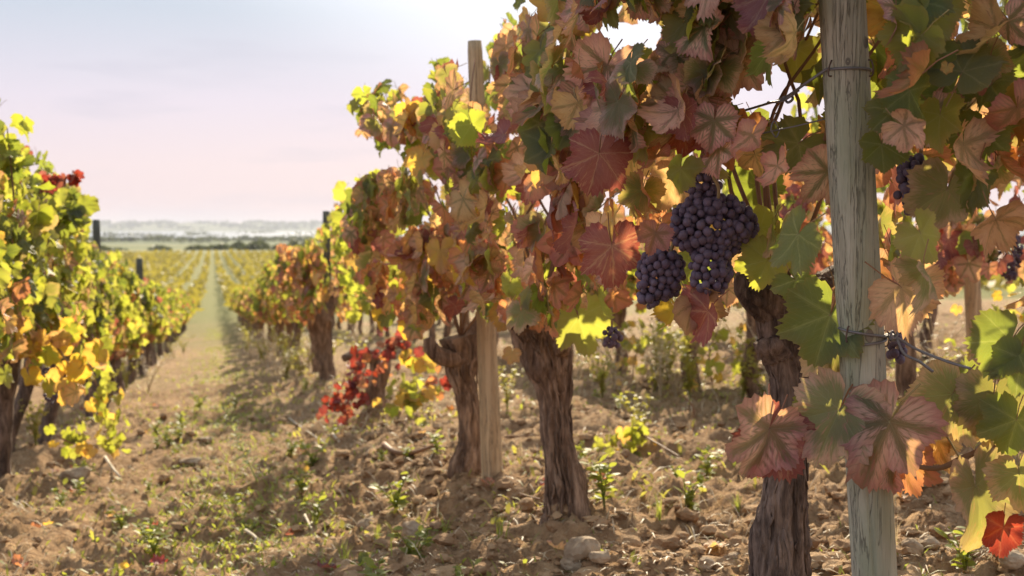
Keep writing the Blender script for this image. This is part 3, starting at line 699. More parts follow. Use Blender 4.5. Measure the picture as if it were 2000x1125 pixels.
# single leaves that read clearly beside the post
H(v0, (1745, 215), (1705, 250), 1.50, 'green', False, 2, (0, 0, .4), k=1.3)
H(v0, (1722, 282), (1728, 350), 1.52, 'green', False, 5, (0, 0, .3), k=1.0)
H(v0, (1850, 372), (1822, 488), 1.50, 'blush', True, 1, (-.7, 0, .2), k=1.1)
H(v0, (1880, 140), (1925, 60), 1.40, 'green', False, 8, (0, 0, .6), k=1.1)
H(v0, (1830, 100), (1800, 160), 1.42, 'lime', False, 11, (0, 0, .3))
H(v0, (1850, 130), (1845, 150), 1.38, 'gold', True, 7, (.3, 0, .5))
H(v0, (1760, 560), (1840, 620), 1.55, 'tan', False, 0, (0, 0, .2), k=1.1)
H(v3, (1618, 335), (1570, 395), 1.68, 'pink', False, 10, (0, 0, .2), k=1.25)
H(v3, (1185, 130), (1150, 205), 2.05, 'pink', False, 4, (0, 0, .25), k=1.3)
H(v3, (1370, 190), (1270, 200), 1.85, 'pink', False, 9, (-.2, 0, .2), k=.9)
H(v3, (1440, 110), (1415, 190), 1.80, 'pink', False, 2, (0, 0, .3), k=1.2)
H(v3, (1395, 235), (1385, 300), 1.80, 'pink', False, 6, (0, 0, .3), k=1.1)
H(v3, (1280, 455), (1262, 510), 1.86, 'rust', False, 7, (0, 0, .2), k=.9)
H(v3, (1195, 480), (1205, 580), 1.98, 'red', False, 1, (.1, 0, .2), k=1.0)
H(v3, (1170, 300), (1150, 400), 1.95, 'red', False, 11, (.2, 0, .2), k=1.0)
H(v3, (1500, 508), (1472, 570), 1.86, 'lime', False, 3, (0, 0, .25), k=1.15)
H(v3, (1330, 330), (1315, 400), 1.82, 'lime', True, 0, (.4, 0, .1), k=.9)
H(v3, (1480, 360), (1440, 400), 2.10, 'green', False, 9, (0, 0, .3), k=1.5)
H(v3, (1560, 280), (1500, 330), 1.80, 'green', False, 6, (0, 0, .4), k=1.2)
H(v3, (1312, 352), (1288, 425), 2.0, 'tan', False, 8, (.2, 0, .2), k=1.0)
H(v3, (1255, 372), (1240, 432), 2.0, 'blush', False, 2, (0, 0, .3), k=1.1)
H(v2, (1130, 620), (1150, 690), 3.0, 'lime', False, 7, (0, 0, .2), k=1.3)
H(v2, (1000, 690), (995, 715), 3.05, 'gold', False, 2, (0, 0, .2), k=1.1)
H(v2, (860, 490), (862, 550), 3.6, 'gold', True, 5, (.2, 0, .2), k=1.0)
H(v2, (915, 510), (930, 590), 3.5, 'gold', True, 8, (.2, 0, .2), k=1.0)

# grape bunches of the near vines
bunch(v3, [lobe(1372, 358, 70, 80, 1.90, 26), lobe(1393, 442, 186, 132, 1.90, 104, 62), lobe(1388, 522, 84, 124, 1.88, 60, 36)], [at(1398, 300, 1.88), at(1392, 340, 1.87), at(1404, 372, 1.865), at(1395, 430, 1.89)], .0074, 1)
bunch(v3, [lobe(1290, 535, 96, 110, 1.94, 46, 40), lobe(1270, 575, 50, 50, 1.94, 12)], [at(1330, 440, 1.94), at(1310, 490, 1.93), at(1285, 560, 1.94)], .0072, 2)
bunch(v3, [lobe(1354, 606, 40, 30, 1.98, 8)], [at(1370, 560, 1.98), at(1358, 600, 1.98)], .0070, 3)
bunch(v3, [lobe(1478, 480, 34, 70, 2.0, 14)], [at(1470, 420, 2.0), at(1478, 470, 2.0)], .0072, 4)
bunch(v3, [lobe(1492, 328, 30, 20, 1.95, 2)], [at(1480, 300, 1.95), at(1492, 322, 1.95)], .0072, 5)
bunch(v0, [lobe(1790, 362, 88, 124, 1.60, 60, 34)], [at(1800, 280, 1.60), at(1795, 350, 1.60)], .0074, 6)
bunch(v0, [lobe(1752, 680, 40, 60, 1.72, 12)], [at(1750, 620, 1.72), at(1752, 670, 1.72)], .0070, 7)
bunch(v1, [lobe(955, 545, 34, 110, 3.9, 22)], [at(955, 480, 3.9), at(955, 530, 3.9)], .0085, 8)
bunch(v2, [lobe(1195, 660, 36, 44, 2.9, 10)], [at(1195, 600, 2.9), at(1195, 650, 2.9)], .008, 9)

# next vines of the right row
def mid_trunk(root, x, y, h=.58, r=.05, lean=(0, 0), mat=BARK, seed=0):
    z = ground(x, y); trunk_part(root, [(x + lean[0], y, z - .05), (x + lean[0] * .8, y, z + h * .22), (x + lean[0] * .35, y + lean[1], z + h * .6), (x, y, z + h), (x - .01, y, z + h + .05)], (r * 1.1, r * .84, r * .76, r * 1.12, r * .7), mat, sides=24, along=6, seed=seed, bark=.12)
t_sky = lambda c, s, side: blocked(c, s)
g7 = ground(.90, 6.95)
v4 = near_vine('small old vine with a bent grey stump, dark red leaves trailing to its left', .95, 6.95, .6, g7 + .60, g7 + 1.30, .20, 130, 20, lambda z: dict(lime=6, green=2, gold=1.4, tan=.8), t_sky, foot=(.90, 6.95))
pix_trunk(v4, [(742, 690, 44), (740, 725, 40), (732, 765, 38), (736, 800, 44), (738, 840, 50)], 6.95, BARK, sides=32, along=8, seed=31, arms=[([at(742, 700, 6.95), at(700, 690, 6.9), at(672, 700, 6.85)], (.05, .03, .02))])
for pl, n in (([(735, 700), (700, 715), (690, 760), (650, 798)], 44), ([(800, 660), (760, 690), (700, 720), (680, 770)], 30), ([(730, 690), (770, 670), (800, 690)], 24), ([(720, 700), (690, 780), (660, 795)], 22)):
    shoot(v4, [at(x, y, 6.6) for x, y in pl], n, dict(crimson=6, red=2, rust=.8), (.022, .042), 2, .05)
shoot(v4, [at(790, 690, 6.6), at(815, 700, 6.6), at(830, 720, 6.6)], 10, dict(lime=3, gold=2), (.04, .06), 2, .03)
shoot(v4, [at(830, 740, 6.4), at(860, 745, 6.4), at(880, 750, 6.4)], 14, dict(rust=3, crimson=2), (.03, .05), 2, .03)
g5 = ground(.89, 10.1)
v5 = near_vine('bushy vine past the red trailing shoots, thick trunk and domed crown', .90, 10.1, .62, g5 + .46, g5 + 1.70, .32, 300, 300, lambda z: dict(green=2, lime=5, tan=1, gold=1) if z > .72 else dict(green=1.6, pink=1.6, tan=2.4, rust=2.2, lime=1.3, gold=.6), t_sky, foot=(.89, 10.1), lod=2, dome=.35)
pix_trunk(v5, [(630, 600, 30), (626, 628, 42), (630, 660, 36), (634, 700, 31), (640, 740, 34), (643, 775, 44)], 10.1, BARK, sides=28, along=6, seed=41, arms=[([at(628, 625, 10.1), at(606, 600, 10.05), at(600, 570, 10.05)], (.06, .045, .02)), ([at(630, 620, 10.1), at(650, 590, 10.15), at(656, 560, 10.15)], (.06, .04, .02))])
for k, (x, y) in ((1, (.93, 11.9)),):
    g = ground(x, y)
    v = near_vine(('low thin vine behind the red trailing shoots, yellow green crown', 'vine behind the domed bushy one in the right row')[k], x, y, .55, g + .6, g + (1.1 if k == 0 else 1.42), .2 if k == 0 else .28, 140 if k == 0 else 260, 60, right_mid_w, t_sky, lod=2)
    mid_trunk(v, x, y, .56, .045, (.03, .02), BARK, 50 + k)

# ------------------------------------------------------------------ left row, vines that show their leaves
LEFT = [(-.97, 4.55, 'nearest vine of the left row, cut by the photo edge, tall yellow green shoots', 1.42, 300), (-.89, 5.8, 'left row vine with a dark upright trunk at the photo edge', 1.40, 300), (-.93, 7.0, 'left row vine on a slanting dark trunk, second from the edge', 1.14, 300),
        (-.90, 8.05, 'left row vine with a trunk bent over the path, third from the edge', 1.15, 300), (-.90, 9.2, 'left row vine just this side of the dark stake', 1.20, 300), (-.92, 10.5, 'left row vine just beyond the dark stake, fifth from the edge', 1.24, 300)]
for i, (x, y, lab, h, n) in enumerate(LEFT):
    g = ground(x, y); v = near_vine(lab, x, y, .66, g + (.52 if i < 2 else .57), g + h, .30 if i < 2 else .27, n, 260, far_w, None, face=1, lod=3 if i < 2 else 2, size=(.040, .070), frac=.55, dome=.0 if i == 0 else .28)
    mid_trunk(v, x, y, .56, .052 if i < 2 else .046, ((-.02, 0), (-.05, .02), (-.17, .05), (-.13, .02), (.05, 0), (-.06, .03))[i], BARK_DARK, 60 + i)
    fan_canes(v, Vector((x, y, g + .56)), 5, .5, g + h - .1, .15)
    if i == 0:
        shoot(v, [at(30, 420, 4.7), at(22, 330, 4.7), at(14, 250, 4.7)], 26, dict(lime=4, green=2), (.035, .055), 3, .04)
    if i == 1:
        shoot(v, [at(50, 430, 5.3), at(75, 360, 5.3), at(115, 350, 5.3), at(152, 338, 5.3)], 16, dict(crimson=4, red=2), (.03, .048), 3, .02)
        shoot(v, [at(90, 480, 5.4), at(120, 430, 5.4), at(150, 410, 5.4)], 14, dict(green=3, lime=2), (.045, .07), 3, .04)
        shoot(v, [at(60, 620, 5.2), at(120, 690, 5.2), at(150, 740, 5.2)], 30, dict(lime=4, gold=2, tan=1), (.05, .075), 3, .06)
    if i == 2:
        shoot(v, [at(170, 700, 6.3), at(205, 800, 6.3), at(215, 875, 6.3)], 34, dict(lime=5, gold=1), (.035, .05), 2, .04)
        shoot(v, [at(110, 850, 6.2), at(150, 868, 6.2), at(225, 868, 6.2)], 16, dict(lime=5, gold=1), (.03, .045), 2, .03)
bunch_root = [o for o in COL.objects if o.get('label') == LEFT[1][2]][0]
bunch(bunch_root, [lobe(100, 745, 40, 90, 5.7, 26)], [at(100, 690, 5.7), at(100, 730, 5.7)], .0085, 12)

# second right row: the vines whose leaves show at the right edge
for i, (x, y, lab) in enumerate(((2.72, 4.35, 'vine of the next row at the right edge, red and green leaves'), (2.72, 3.3, 'next row vine just outside the right edge'))):
    g = ground(x, y); v = near_vine(lab, x, y, .62, g + .50, g + 1.55, .30, 260 if i == 0 else 120, 120, lambda z: dict(green=3, lime=3, gold=1) if z > .62 else dict(green=1, rust=3, red=2.5, pink=2, tan=1.5), None, lod=2)
    mid_trunk(v, x, y + .1, .5, .045, (.02, 0), BARK, 80 + i)
    if i == 0: bunch(v, [lobe(1975, 500, 56, 110, 3.75, 30)], [at(1972, 420, 3.75), at(1975, 480, 3.75)], .0085, 14)

# ------------------------------------------------------------------ vines further off: a few built, then copied
def copy_thing(r):
    c = r.copy(); COL.objects.link(c)
    for ch in list(r.children):
        d = ch.copy(); COL.objects.link(d); d.parent = c
    return c
PROTO = []
def proto_vine(kind, k):
    root = empty('grape_vine', (0, 0, 0), '', 'grapevine'); h = .56
    trunk_part(root, [(random.uniform(-.06, .06), 0, -.08), (.02, 0, .12), (0, .02, .34), (0, 0, h), (0, 0, h + .05)], (.055, .046, .042, .058, .03), BARK_DARK if kind == 'left' else BARK, sides=14, along=4, seed=90 + k, bark=.12)
    wf = far_w if kind == 'left' else right_mid_w
    foliage(sample_canopy(600, 0, 0, .60, .54, 1.40, .29, wf, -1, .5, (.042, .074), dome=.5), root, (0, 0, 0), G2); return root
P_NEAR = {'left': [proto_vine('left', k) for k in range(3)], 'right': [proto_vine('right', k + 3) for k in range(3)]}
used = set()
def place(kind, x, y, label, group):
    p = random.choice(P_NEAR[kind])
    if p.name in used: o = copy_thing(p)
    else: o = p; used.add(p.name)
    o.location = (x, y, ground(x, y)); o.rotation_euler = (0, 0, random.choice((0, math.pi)) + random.uniform(-.08, .08)); s = random.uniform(.84, 1.06); o.scale = (s, s, s * random.uniform(.88, 1.05))
    o['label'] = label
    if group: o['group'] = group
    return o
SPEC = [('left', -.92, 11.8, 44, 'small blurred yellow green vine further down the left row', 'vines further down the left row'),
        ('right', .92, 13.7, 44, 'small blurred vine further down the right row beside the shaded path', 'vines further down the right row'),
        ('left', -2.72, 7.6, 44, 'vine of the row behind the left row', 'vines behind the left row'),
        ('right', 2.70, 5.76, 40, 'vine of the next row, its bare trunk seen under the near canopy', 'vines of the next row on the right'),
        ('right', 4.5, 7.0, 30, 'vine two rows back on the right, glimpsed under the leaves', 'vines two rows back on the right')]
ORD = ('third', 'fourth', 'fifth', 'sixth', 'seventh', 'eighth', 'ninth')
NEXT = ('next row vine with its trunk showing just left of the dark near trunk', 'next row vine with its trunk showing under the small hanging grapes', 'next row vine with a thin trunk showing right of the stout trunk')
Y2 = [5.76, 6.76, 8.09]
for kind, x, ya, yb, lab, grp in SPEC:
    y = ya; i = 0
    while y < yb:
        own = None
        if x == -.92 and i < 7: own = ORD[i] + ' vine past the dark stake in the left row, blurred yellow green'
        if x == .92 and i < 7: own = ORD[i] + ' vine past the domed bushy one in the right row, blurred'
        if x == 2.70 and i < 3: own = NEXT[i]
        place(kind, x + random.uniform(-.05, .05), y, own or lab, grp); i += 1
        y = Y2[i] if x == 2.70 and i < 3 else y + (random.uniform(1.5, 2.0) if x == .92 and y < 24 else random.uniform(1.3, 1.6) if x == .92 else random.uniform(1.15, 1.4))

# the striped vineyard beyond, too far to tell vine from vine
mb = MB(); VV = []; FF = []; k = 0
for r in range(-24, 36):
    x = .92 + 1.82 * r; y = 44.0 if -3 < r < 3 else 40.0
    while y < 318 + 6 * math.sin(r * .7):
        st = .35 + y / 260; n = 4 if y < 120 else 3
        for q in range(n):
            cx = x + random.gauss(0, .13); cyy = y + random.uniform(0, st); cz = random.uniform(.35, 1.2); s = random.uniform(.14, .26) * (1 + y / 300)
            u = Vector((random.gauss(0, 1), random.gauss(0, 1), random.gauss(0, .6))).normalized(); w = u.orthogonal().normalized(); w = (w + u.cross(w) * random.gauss(0, .8)).normalized()
            c = np.array((cx, cyy, cz + float(slope_z(cyy)) + .07 * math.tanh(cx / 7) * 10 * max(0, min(1, 1 - (cyy - 25) / 90)))); u = np.array(u) * s; w = np.array(w) * s * .7
            VV += [c - u, c + w * .9, c + u, c - w]; FF.append((k, k + 1, k + 2, k + 3)); k += 4
        y += st
mb.add(np.array(VV), FF); tag(mb.obj('vineyard_rows', FIELD, smooth=False), kind='stuff')

# tree belt and reeds beyond the field
def belt(name, items, mat, leaf=.5):
    VV = []; FF = []; k = 0
    for (x, y, z, w, h, n) in items:
        for _ in range(n):
            a = random.uniform(0, 6.28); rr = random.random() ** .5; zz = random.random()
            c = np.array((x + w * rr * math.cos(a) * (1 - .5 * zz * zz), y + w * rr * math.sin(a), z + h * zz * (1 - .3 * rr))); s = leaf * random.uniform(.6, 1.3)
            u = np.array((random.gauss(0, 1), random.gauss(0, 1), random.gauss(0, 1))); u *= s / np.linalg.norm(u); w2 = np.cross(u, (random.gauss(0, 1), random.gauss(0, 1), random.gauss(0, 1))); w2 *= s / (np.linalg.norm(w2) + 1e-6)
            VV += [c - u, c + w2, c + u, c - w2]; FF.append((k, k + 1, k + 2, k + 3)); k += 4
    return tag(MB().add(np.array(VV), FF).obj(name, mat, smooth=False), kind='stuff')
it = []
for i in range(150):
    y = 395 + random.uniform(-12, 30); x = -100 + 400 * i / 150 + random.uniform(-2, 2)
    dens = .25 if x < 2 else 1
    if random.random() < dens: it.append((x, y, ground(x, y) - .3, random.uniform(2.5, 5), random.uniform(1.6, 3.8) if x > 2 else random.uniform(1, 2), 170))
belt('tree_belt', it, HEDGE, .5)
it = []
for i in range(170):
    y = random.choice((1350, 1440, 2300, 3300)) + random.uniform(-60, 60); x = random.uniform(-.25, .9) * y
    it.append((x, y, -11.5, random.uniform(10, 40) * y / 1400, random.uniform(2.5, 6) * y / 1700, 60))
belt('far_shore_bushes', it, HEDGE, 2.4)
it = []
for i in range(260):
    y = random.uniform(6150, 6900); x = random.uniform(-.3, .95) * y
    it.append((x, y, ground(x, y) - 4, random.uniform(50, 130), random.uniform(8, 20), 26))
belt('far_hill_trees', it, HEDGE, 12)

# ------------------------------------------------------------------ posts, wires
def post(label, p0, p1, r0, r1, mat, sides=40, n=60, group=None, cracks=3, seed=0):
    p0 = Vector(p0); p1 = Vector(p1); root = empty('wooden_post', p0, label, 'post', group); d = p1 - p0; Ln = d.length; V = []; rg = np.random.default_rng(seed)
    ang = np.arange(sides) * 2 * math.pi / sides; dn = d.normalized(); x = Vector((1, 0, 0)); x = (x - dn * x.dot(dn)).normalized(); y = dn.cross(x)
    cr = [(rg.uniform(0, 6.28), rg.uniform(.1, .6), rg.uniform(.3, .9)) for _ in range(cracks)]
    for i in range(n + 1):
        t = i / n; r = r0 + (r1 - r0) * t
        rr = r * (1 + .018 * vnoise(np.cos(ang) * 1.6, np.sin(ang) * 1.6, t * Ln * 3.5, seed) + .010 * vnoise(np.cos(ang) * 6, np.sin(ang) * 6, t * Ln * 2, seed + 1))
        for a, t0, ln in cr:
            k = max(0, 1 - abs(t - t0) / (ln * .5)); dv = np.abs((ang - a - .15 * np.sin(t * 7) + math.pi) % (2 * math.pi) - math.pi); rr = rr - r * .11 * k * np.exp(-(dv / .07) ** 2)
        if i == n: rr = rr * .93
        V.append(np.outer(np.ones(sides), np.array(dn * (Ln * t + (.003 if i == n else 0)))) + np.outer(np.cos(ang) * rr, np.array(x)) + np.outer(np.sin(ang) * rr, np.array(y)))
    V = np.concatenate(V); Fq = [(i * sides + k, i * sides + (k + 1) % sides, (i + 1) * sides + (k + 1) % sides, (i + 1) * sides + k) for i in range(n) for k in range(sides)]
    V = np.concatenate([V, [np.array(dn * (Ln + .004))]]); c = len(V) - 1; Fq += [(c, n * sides + k, n * sides + (k + 1) % sides) for k in range(sides)]
    MB().add(V, Fq).obj('shaft', mat, root); return root
def pix_post(label, top, foot, Y, w0, w1, mat, **k):
    return post(label, at(*foot, Y), at(*top, Y), w1 * .5 * Y / F_PX, w0 * .5 * Y / F_PX, mat, **k)
YP = 1.64
P1 = pix_post('thick weathered grey post in the right foreground with wire round it', (1630, -260), (1748, 1840), YP, 98, 96, WOOD_GREY, sides=120, n=160, seed=2, cracks=5)
def post_pt(py, ang, k=1.03):                       # a point on the near post's skin
    c = at(1645 + 63 * py / 1125, py, YP); r = 48.5 * YP / F_PX * k; return c + Vector((math.sin(ang) * r, -math.cos(ang) * r, 0))
def small(name, V, F, mat, parent): return MB().add([Vector(v) - Vector(parent.location) for v in V], F).obj(name, mat, parent)
def knot(py, ang, s):
    c = post_pt(py, ang, .985); n = Vector((math.sin(ang), -math.cos(ang), 0)); rt = Vector((math.cos(ang), math.sin(ang), 0)); V = []; F = []; nn = 18
    for q, (rad, out) in enumerate(((1.0, .0), (.85, .0022), (.65, .0012), (.42, .0026), (.2, .001))):
        for i in range(nn): a = 6.283 * i / nn; V.append(c + rt * (math.cos(a) * s * rad) + Vector((0, 0, 1)) * (math.sin(a) * s * 1.5 * rad) + n * out)
    for q in range(4):
        for i in range(nn): F.append((q * nn + i, q * nn + (i + 1) % nn, (q + 1) * nn + (i + 1) % nn, (q + 1) * nn + i))
    F.append(tuple(range(4 * nn, 5 * nn))); small('knot', V, F, KNOT, P1)
knot(88, .55, .0062); knot(126, -.42, .0040); knot(652, -.15, .007); knot(905, .5, .005)
def staple(py, ang, tilt=.0):
    c = post_pt(py, ang, 1.0); n = Vector((math.sin(ang), -math.cos(ang), 0)); u = Vector((tilt, 0, 1)).normalized() * .011
    V, F = tube([c - u - n * .004, c - u + n * .004, c + n * .0065, c + u + n * .004, c + u - n * .004], [.0013] * 5, 6, along=3); small('staple', V, F, STAPLE, P1)
staple(137, -1.15, .2); staple(136, .75, -.1); staple(650, -1.05, .1); staple(660, 1.1, 0)
def wire(label, strands, r=.0021):
    b = Vector(strands[0][0]); o = None; mb = MB()
    for s in strands: mb.add(*tube([Vector(p) - b for p in s], [r] * len(s), 8, along=5))
    o = mb.obj('trellis_wire', WIRE); o.location = b; return tag(o, label, 'wire')
loop = [post_pt(139 + 4 * math.cos(a) * 0, a, 1.06) for a in np.linspace(-1.5, 1.9, 12)]
wire('grey wire fastened round the near post high up and running left into the leaves', [[at(1440, 220, 1.95), at(1490, 205, 1.86), at(1532, 191, 1.74), at(1575, 162, 1.66)] + loop, [at(1532, 191, 1.74), at(1545, 186, 1.735), at(1548, 194, 1.73), at(1538, 200, 1.735), at(1530, 188, 1.74)],
     [at(1560, 176, 1.70), at(1530, 196, 1.735), at(1500, 200, 1.83)]])
wire('thin dark upper wire crossing the leaves left of the near post', [[at(1612, 232, 1.72), at(1560, 245, 1.75), at(1500, 258, 1.80), at(1450, 272, 1.9)], [at(1520, 250, 1.78), at(1512, 236, 1.78), at(1506, 252, 1.78), at(1516, 268, 1.78), at(1524, 250, 1.78)]], .0012)
l1 = [post_pt(640 + 22 * (a + 1.6) / 3.2 , a, 1.06) for a in np.linspace(-1.6, 1.6, 12)]; l2 = [post_pt(676 - 18 * (a + 1.6) / 3.2, a, 1.07) for a in np.linspace(-1.6, 1.6, 12)]
wire('grey wire knotted round the near post low down and running right with a loose end', [l1 + [at(1746, 657, 1.60), at(1790, 682, 1.58), at(1850, 706, 1.54), at(1896, 720, 1.51)], l2 + [at(1748, 656, 1.60), at(1765, 690, 1.585), at(1795, 706, 1.575), at(1822, 726, 1.57)],
     [at(1738, 650, 1.60), at(1746, 662, 1.595), at(1752, 652, 1.60), at(1742, 648, 1.605), at(1740, 662, 1.60), at(1750, 664, 1.60)]])
P2 = pix_post('round tan post standing between two trunks, its top clear of the leaves', (927, 82), (965, 1000), 4.1, 29, 45, WOOD_TAN, sides=48, n=50, seed=5, cracks=3)
pix_post('dark square-topped stake rising from the left row against the sky', (188, 430), (196, 840), 9.6, 14, 14, WOOD_DARK, sides=20, n=16, seed=6, cracks=1)
pix_post('dark stake top showing over the domed vine of the right row', (637, 413), (645, 790), 10.4, 14, 15, WOOD_DARK, sides=20, n=16, seed=7, cracks=1)
pix_post('thin pale stake under the crown in the right row', (563, 560), (566, 708), 16.5, 10, 10, WOOD_TAN, sides=16, n=10, seed=8, cracks=1)
pix_post('short dark stake in the left row where the vines turn small', (272, 505), (277, 690), 17.0, 13, 13, WOOD_DARK, sides=16, n=10, seed=9, cracks=1)
pix_post('brown post of the next row right of the near post', (1893, 440), (1908, 735), 4.15, 34, 38, WOOD_TAN, sides=24, n=20, seed=10, cracks=2)

# ------------------------------------------------------------------ things on the soil
def zpt(x, y, up=0): return Vector((x, y, ground(x, y) + up))
# loose clods, joined
VV = []; FF = []; k = 0; I0 = ico(0); I1 = ico(1); cnt = 0
SHP = [[b[0] * (1 + .42 * vnoise(b[0][:, 0] * 1.9 + q * 3.1, b[0][:, 1] * 1.9, b[0][:, 2] * 1.9, 33) + .12 * vnoise(b[0][:, 0] * 6 + q, b[0][:, 1] * 6, b[0][:, 2] * 6, 34))[:, None] for q in range(24)] for b in (I0, I1)]
while cnt < 19000:
    y = 2.0 * (10 / 2.0) ** random.random(); x = random.uniform(-.25 * y - .3, .85 * y)
    if abs(x - .05) < .5 and y > 5 and random.random() < .5: continue
    dns = vn(x * 1.6, y * 1.6, 0, 31) + .9 * math.exp(-((x - .92) / .45) ** 2) + .5 * math.exp(-((x + .92) / .5) ** 2)
    if random.random() > .25 + .5 * dns: continue
    s = min(.036, .0036 * (1 / max(.03, random.random())) ** .60); b = I1 if s > .011 else I0
    v = SHP[s > .011][cnt % 24] * np.array((s * random.uniform(.8, 1.3), s * random.uniform(.8, 1.3), s * random.uniform(.45, .75)))
    a = random.uniform(0, 6.28); ca, sa = math.cos(a), math.sin(a); v = v @ np.array(((ca, sa, 0), (-sa, ca, 0), (0, 0, 1)))
    VV.append(v + np.array((x, y, 0))); FF += [tuple(i + k for i in q) for q in b[1]]; k += len(v); VV[-1] = (VV[-1], s); cnt += 1
cen = np.array([q[0].mean(0)[:2] for q in VV]); gz = ground_np(cen[:, 0], cen[:, 1])
VV = np.concatenate([q[0] + np.array((0, 0, g + q[1] * .15)) for q, g in zip(VV, gz)])
tag(MB().add(VV, FF).obj('soil_clods', CLOD, smooth=False), kind='stuff')
I2 = ico(2)
def stone(x, y, s, label, sq=(1, 1, .7), seed=0, group=None):
    v = I2[0]; d = 1 + .32 * vnoise(v[:, 0] * 1.4 + seed, v[:, 1] * 1.4, v[:, 2] * 1.4, seed) + .10 * vnoise(v[:, 0] * 4, v[:, 1] * 4, v[:, 2] * 4, seed + 1)
    o = MB().add(v * d[:, None] * np.array(sq) * s, I2[1]).obj('stone', STONE, smooth=False); o.location = zpt(x, y, s * sq[2] * .45); return tag(o, label, 'stone', group)
def hitg(px, py):
    d = cam_ray(px, py); t = .5
    while t < 60:
        p = d * t + Vector((0, 0, CAM_Z)); gap = p.z - ground(p.x, p.y)
        if gap <= .002: return p
        t += max(.004, gap * .5)
    return p
for i, (px, py, s, sq, lab) in enumerate([(1138, 1085, .042, (1, .8, .75), 'pale angular boulder leaning on the foot of the stout trunk'), (1172, 1092, .024, (1.1, .8, .6), 'smaller flat stone just right of the boulder at the trunk'), (716, 1028, .030, (1, .8, .6), 'pale block-like stone lying left of the tan post'),
        (806, 1040, .034, (1, .9, .75), 'rounded earthy stone between the pale block and the trunk'), (1120, 1105, .03, (1, 1, .6), 'half-buried stone below the boulder at the trunk foot'), (1780, 1075, .022, (1, .8, .8), 'small round stone right of the near post, by the bottom'), (1812, 1065, .022, (1, 1, .7), 'second small round stone right of the near post, further right'),
        (1975, 1100, .03, (1, .9, .6), 'stone in the bottom right corner'), (1380, 1105, .020, (1, .8, .7), 'small stone at the bottom left of the dark trunk'), (1430, 1095, .018, (1, 1, .7), 'small stone touching the dark trunk base'), (380, 905, .05, (1.3, .8, .35), 'flat pale stone on the path'), (400, 862, .04, (1.2, .8, .4), 'flat pale stone further up the path in the shade'), (150, 935, .06, (1, .8, .6), 'brown lump at the foot of the left row')]):
    p = hitg(px, py); stone(p.x, p.y, s, lab, sq, 100 + i)

def blade_tuft(n, h, spread, wid, rs):
    mb = MB()
    for _ in range(n):
        a = rs.uniform(0, 6.28); l = h * rs.uniform(.5, 1.1); o = rs.uniform(0, spread * .3); lean = rs.uniform(.15, .8); w = wid * rs.uniform(.7, 1.3); dx, dy = math.cos(a), math.sin(a); px_, py_ = -dy * w, dx * w
        pts = [(dx * (o + l * lean * t * t), dy * (o + l * lean * t * t), l * t * (1 - .25 * lean * t) - (.01 if t == 0 else 0), 1 - t) for t in (0, .4, .75, 1)]
        V = []
        for (x, y, z, q) in pts: V += [(x + px_ * (q * .8 + .1), y + py_ * (q * .8 + .1), z), (x - px_ * (q * .8 + .1), y - py_ * (q * .8 + .1), z)]
        mb.add(V, [(0, 1, 3, 2), (2, 3, 5, 4), (4, 5, 7, 6)])
    return mb
def simple_leaf(L_, w, bend=.25):
    V = [(0, 0, 0)]; F = []
    for t, ww in ((.3, .8), (.6, 1.0), (.85, .55)): V += [(-w * ww, L_ * t, .12 * w - bend * L_ * t * t), (0, L_ * t, -bend * L_ * t * t), (w * ww, L_ * t, .12 * w - bend * L_ * t * t)]
    V.append((0, L_, -bend * L_)); F = [(0, 2, 1), (0, 3, 2), (1, 2, 5, 4), (2, 3, 6, 5), (4, 5, 8, 7), (5, 6, 9, 8), (7, 8, 10), (8, 9, 10)]
    return np.array(V), F
def weed_mesh(rs, h, nst, ll, lw, nl, mat):
    mb = MB()
    for s in range(nst):
        a = rs.uniform(0, 6.28); ln = rs.uniform(.1, .6); pts = [Vector((math.cos(a) * h * ln * t * t, math.sin(a) * h * ln * t * t, h * t * rs.uniform(.85, 1.0) - .01)) for t in (0, .33, .66, 1)]
        if nst == 1: pts = [Vector((p.x * .3, p.y * .3, p.z)) for p in pts]
        mb.add(*tube(pts, (h * .012 + .001, .0018, .0014, .0008), 4, along=2, cap=False))
        for i in range(nl):
            t = rs.uniform(.15, 1) * 3; k = min(int(t), 2); p = pts[k].lerp(pts[k + 1], t - k); V, F = simple_leaf(ll * rs.uniform(.6, 1.2), lw * rs.uniform(.7, 1.2))
            M = basis((rs.gauss(0, 1), rs.gauss(0, 1), rs.uniform(.1, .9)), (rs.gauss(0, .4), rs.gauss(0, .4), 1), 1, p); A = np.array(M); mb.add(V @ A[:3, :3].T + A[:3, 3], F)
    return mb.mesh('weed', mat, True)
rs = random.Random(3)
def put(name, me, p, label, cat, group=None, s=1.0, rot=None):
    o = bpy.data.objects.new(name, me); COL.objects.link(o); o.location = p; o.scale = (s, s, s); o.rotation_euler = rot or (rs.uniform(-.1, .1), rs.uniform(-.1, .1), rs.uniform(0, 6.28)); return tag(o, label, cat, group)
TUFT = [blade_tuft(16, .085, .05, .0022, rs).mesh('grass_tuft', GRASS) for _ in range(3)]
STUFT = [blade_tuft(14, .10, .08, .0016, rs).mesh('dry_grass_tuft', STRAW) for _ in range(2)]
WD = [weed_mesh(rs, .10, 5, .030, .009, 9, WEED) for _ in range(3)]
WBUSH = [weed_mesh(rs, .28, 9, .030, .010, 15, WEED_GOLD) for _ in range(3)]
WTALL = [weed_mesh(rs, .34, 1, .045, .0055, 60, WEED_PALE) for _ in range(2)]
WDRY = [weed_mesh(rs, .34, 8, .03, .003, 18, STRAW) for _ in range(2)]
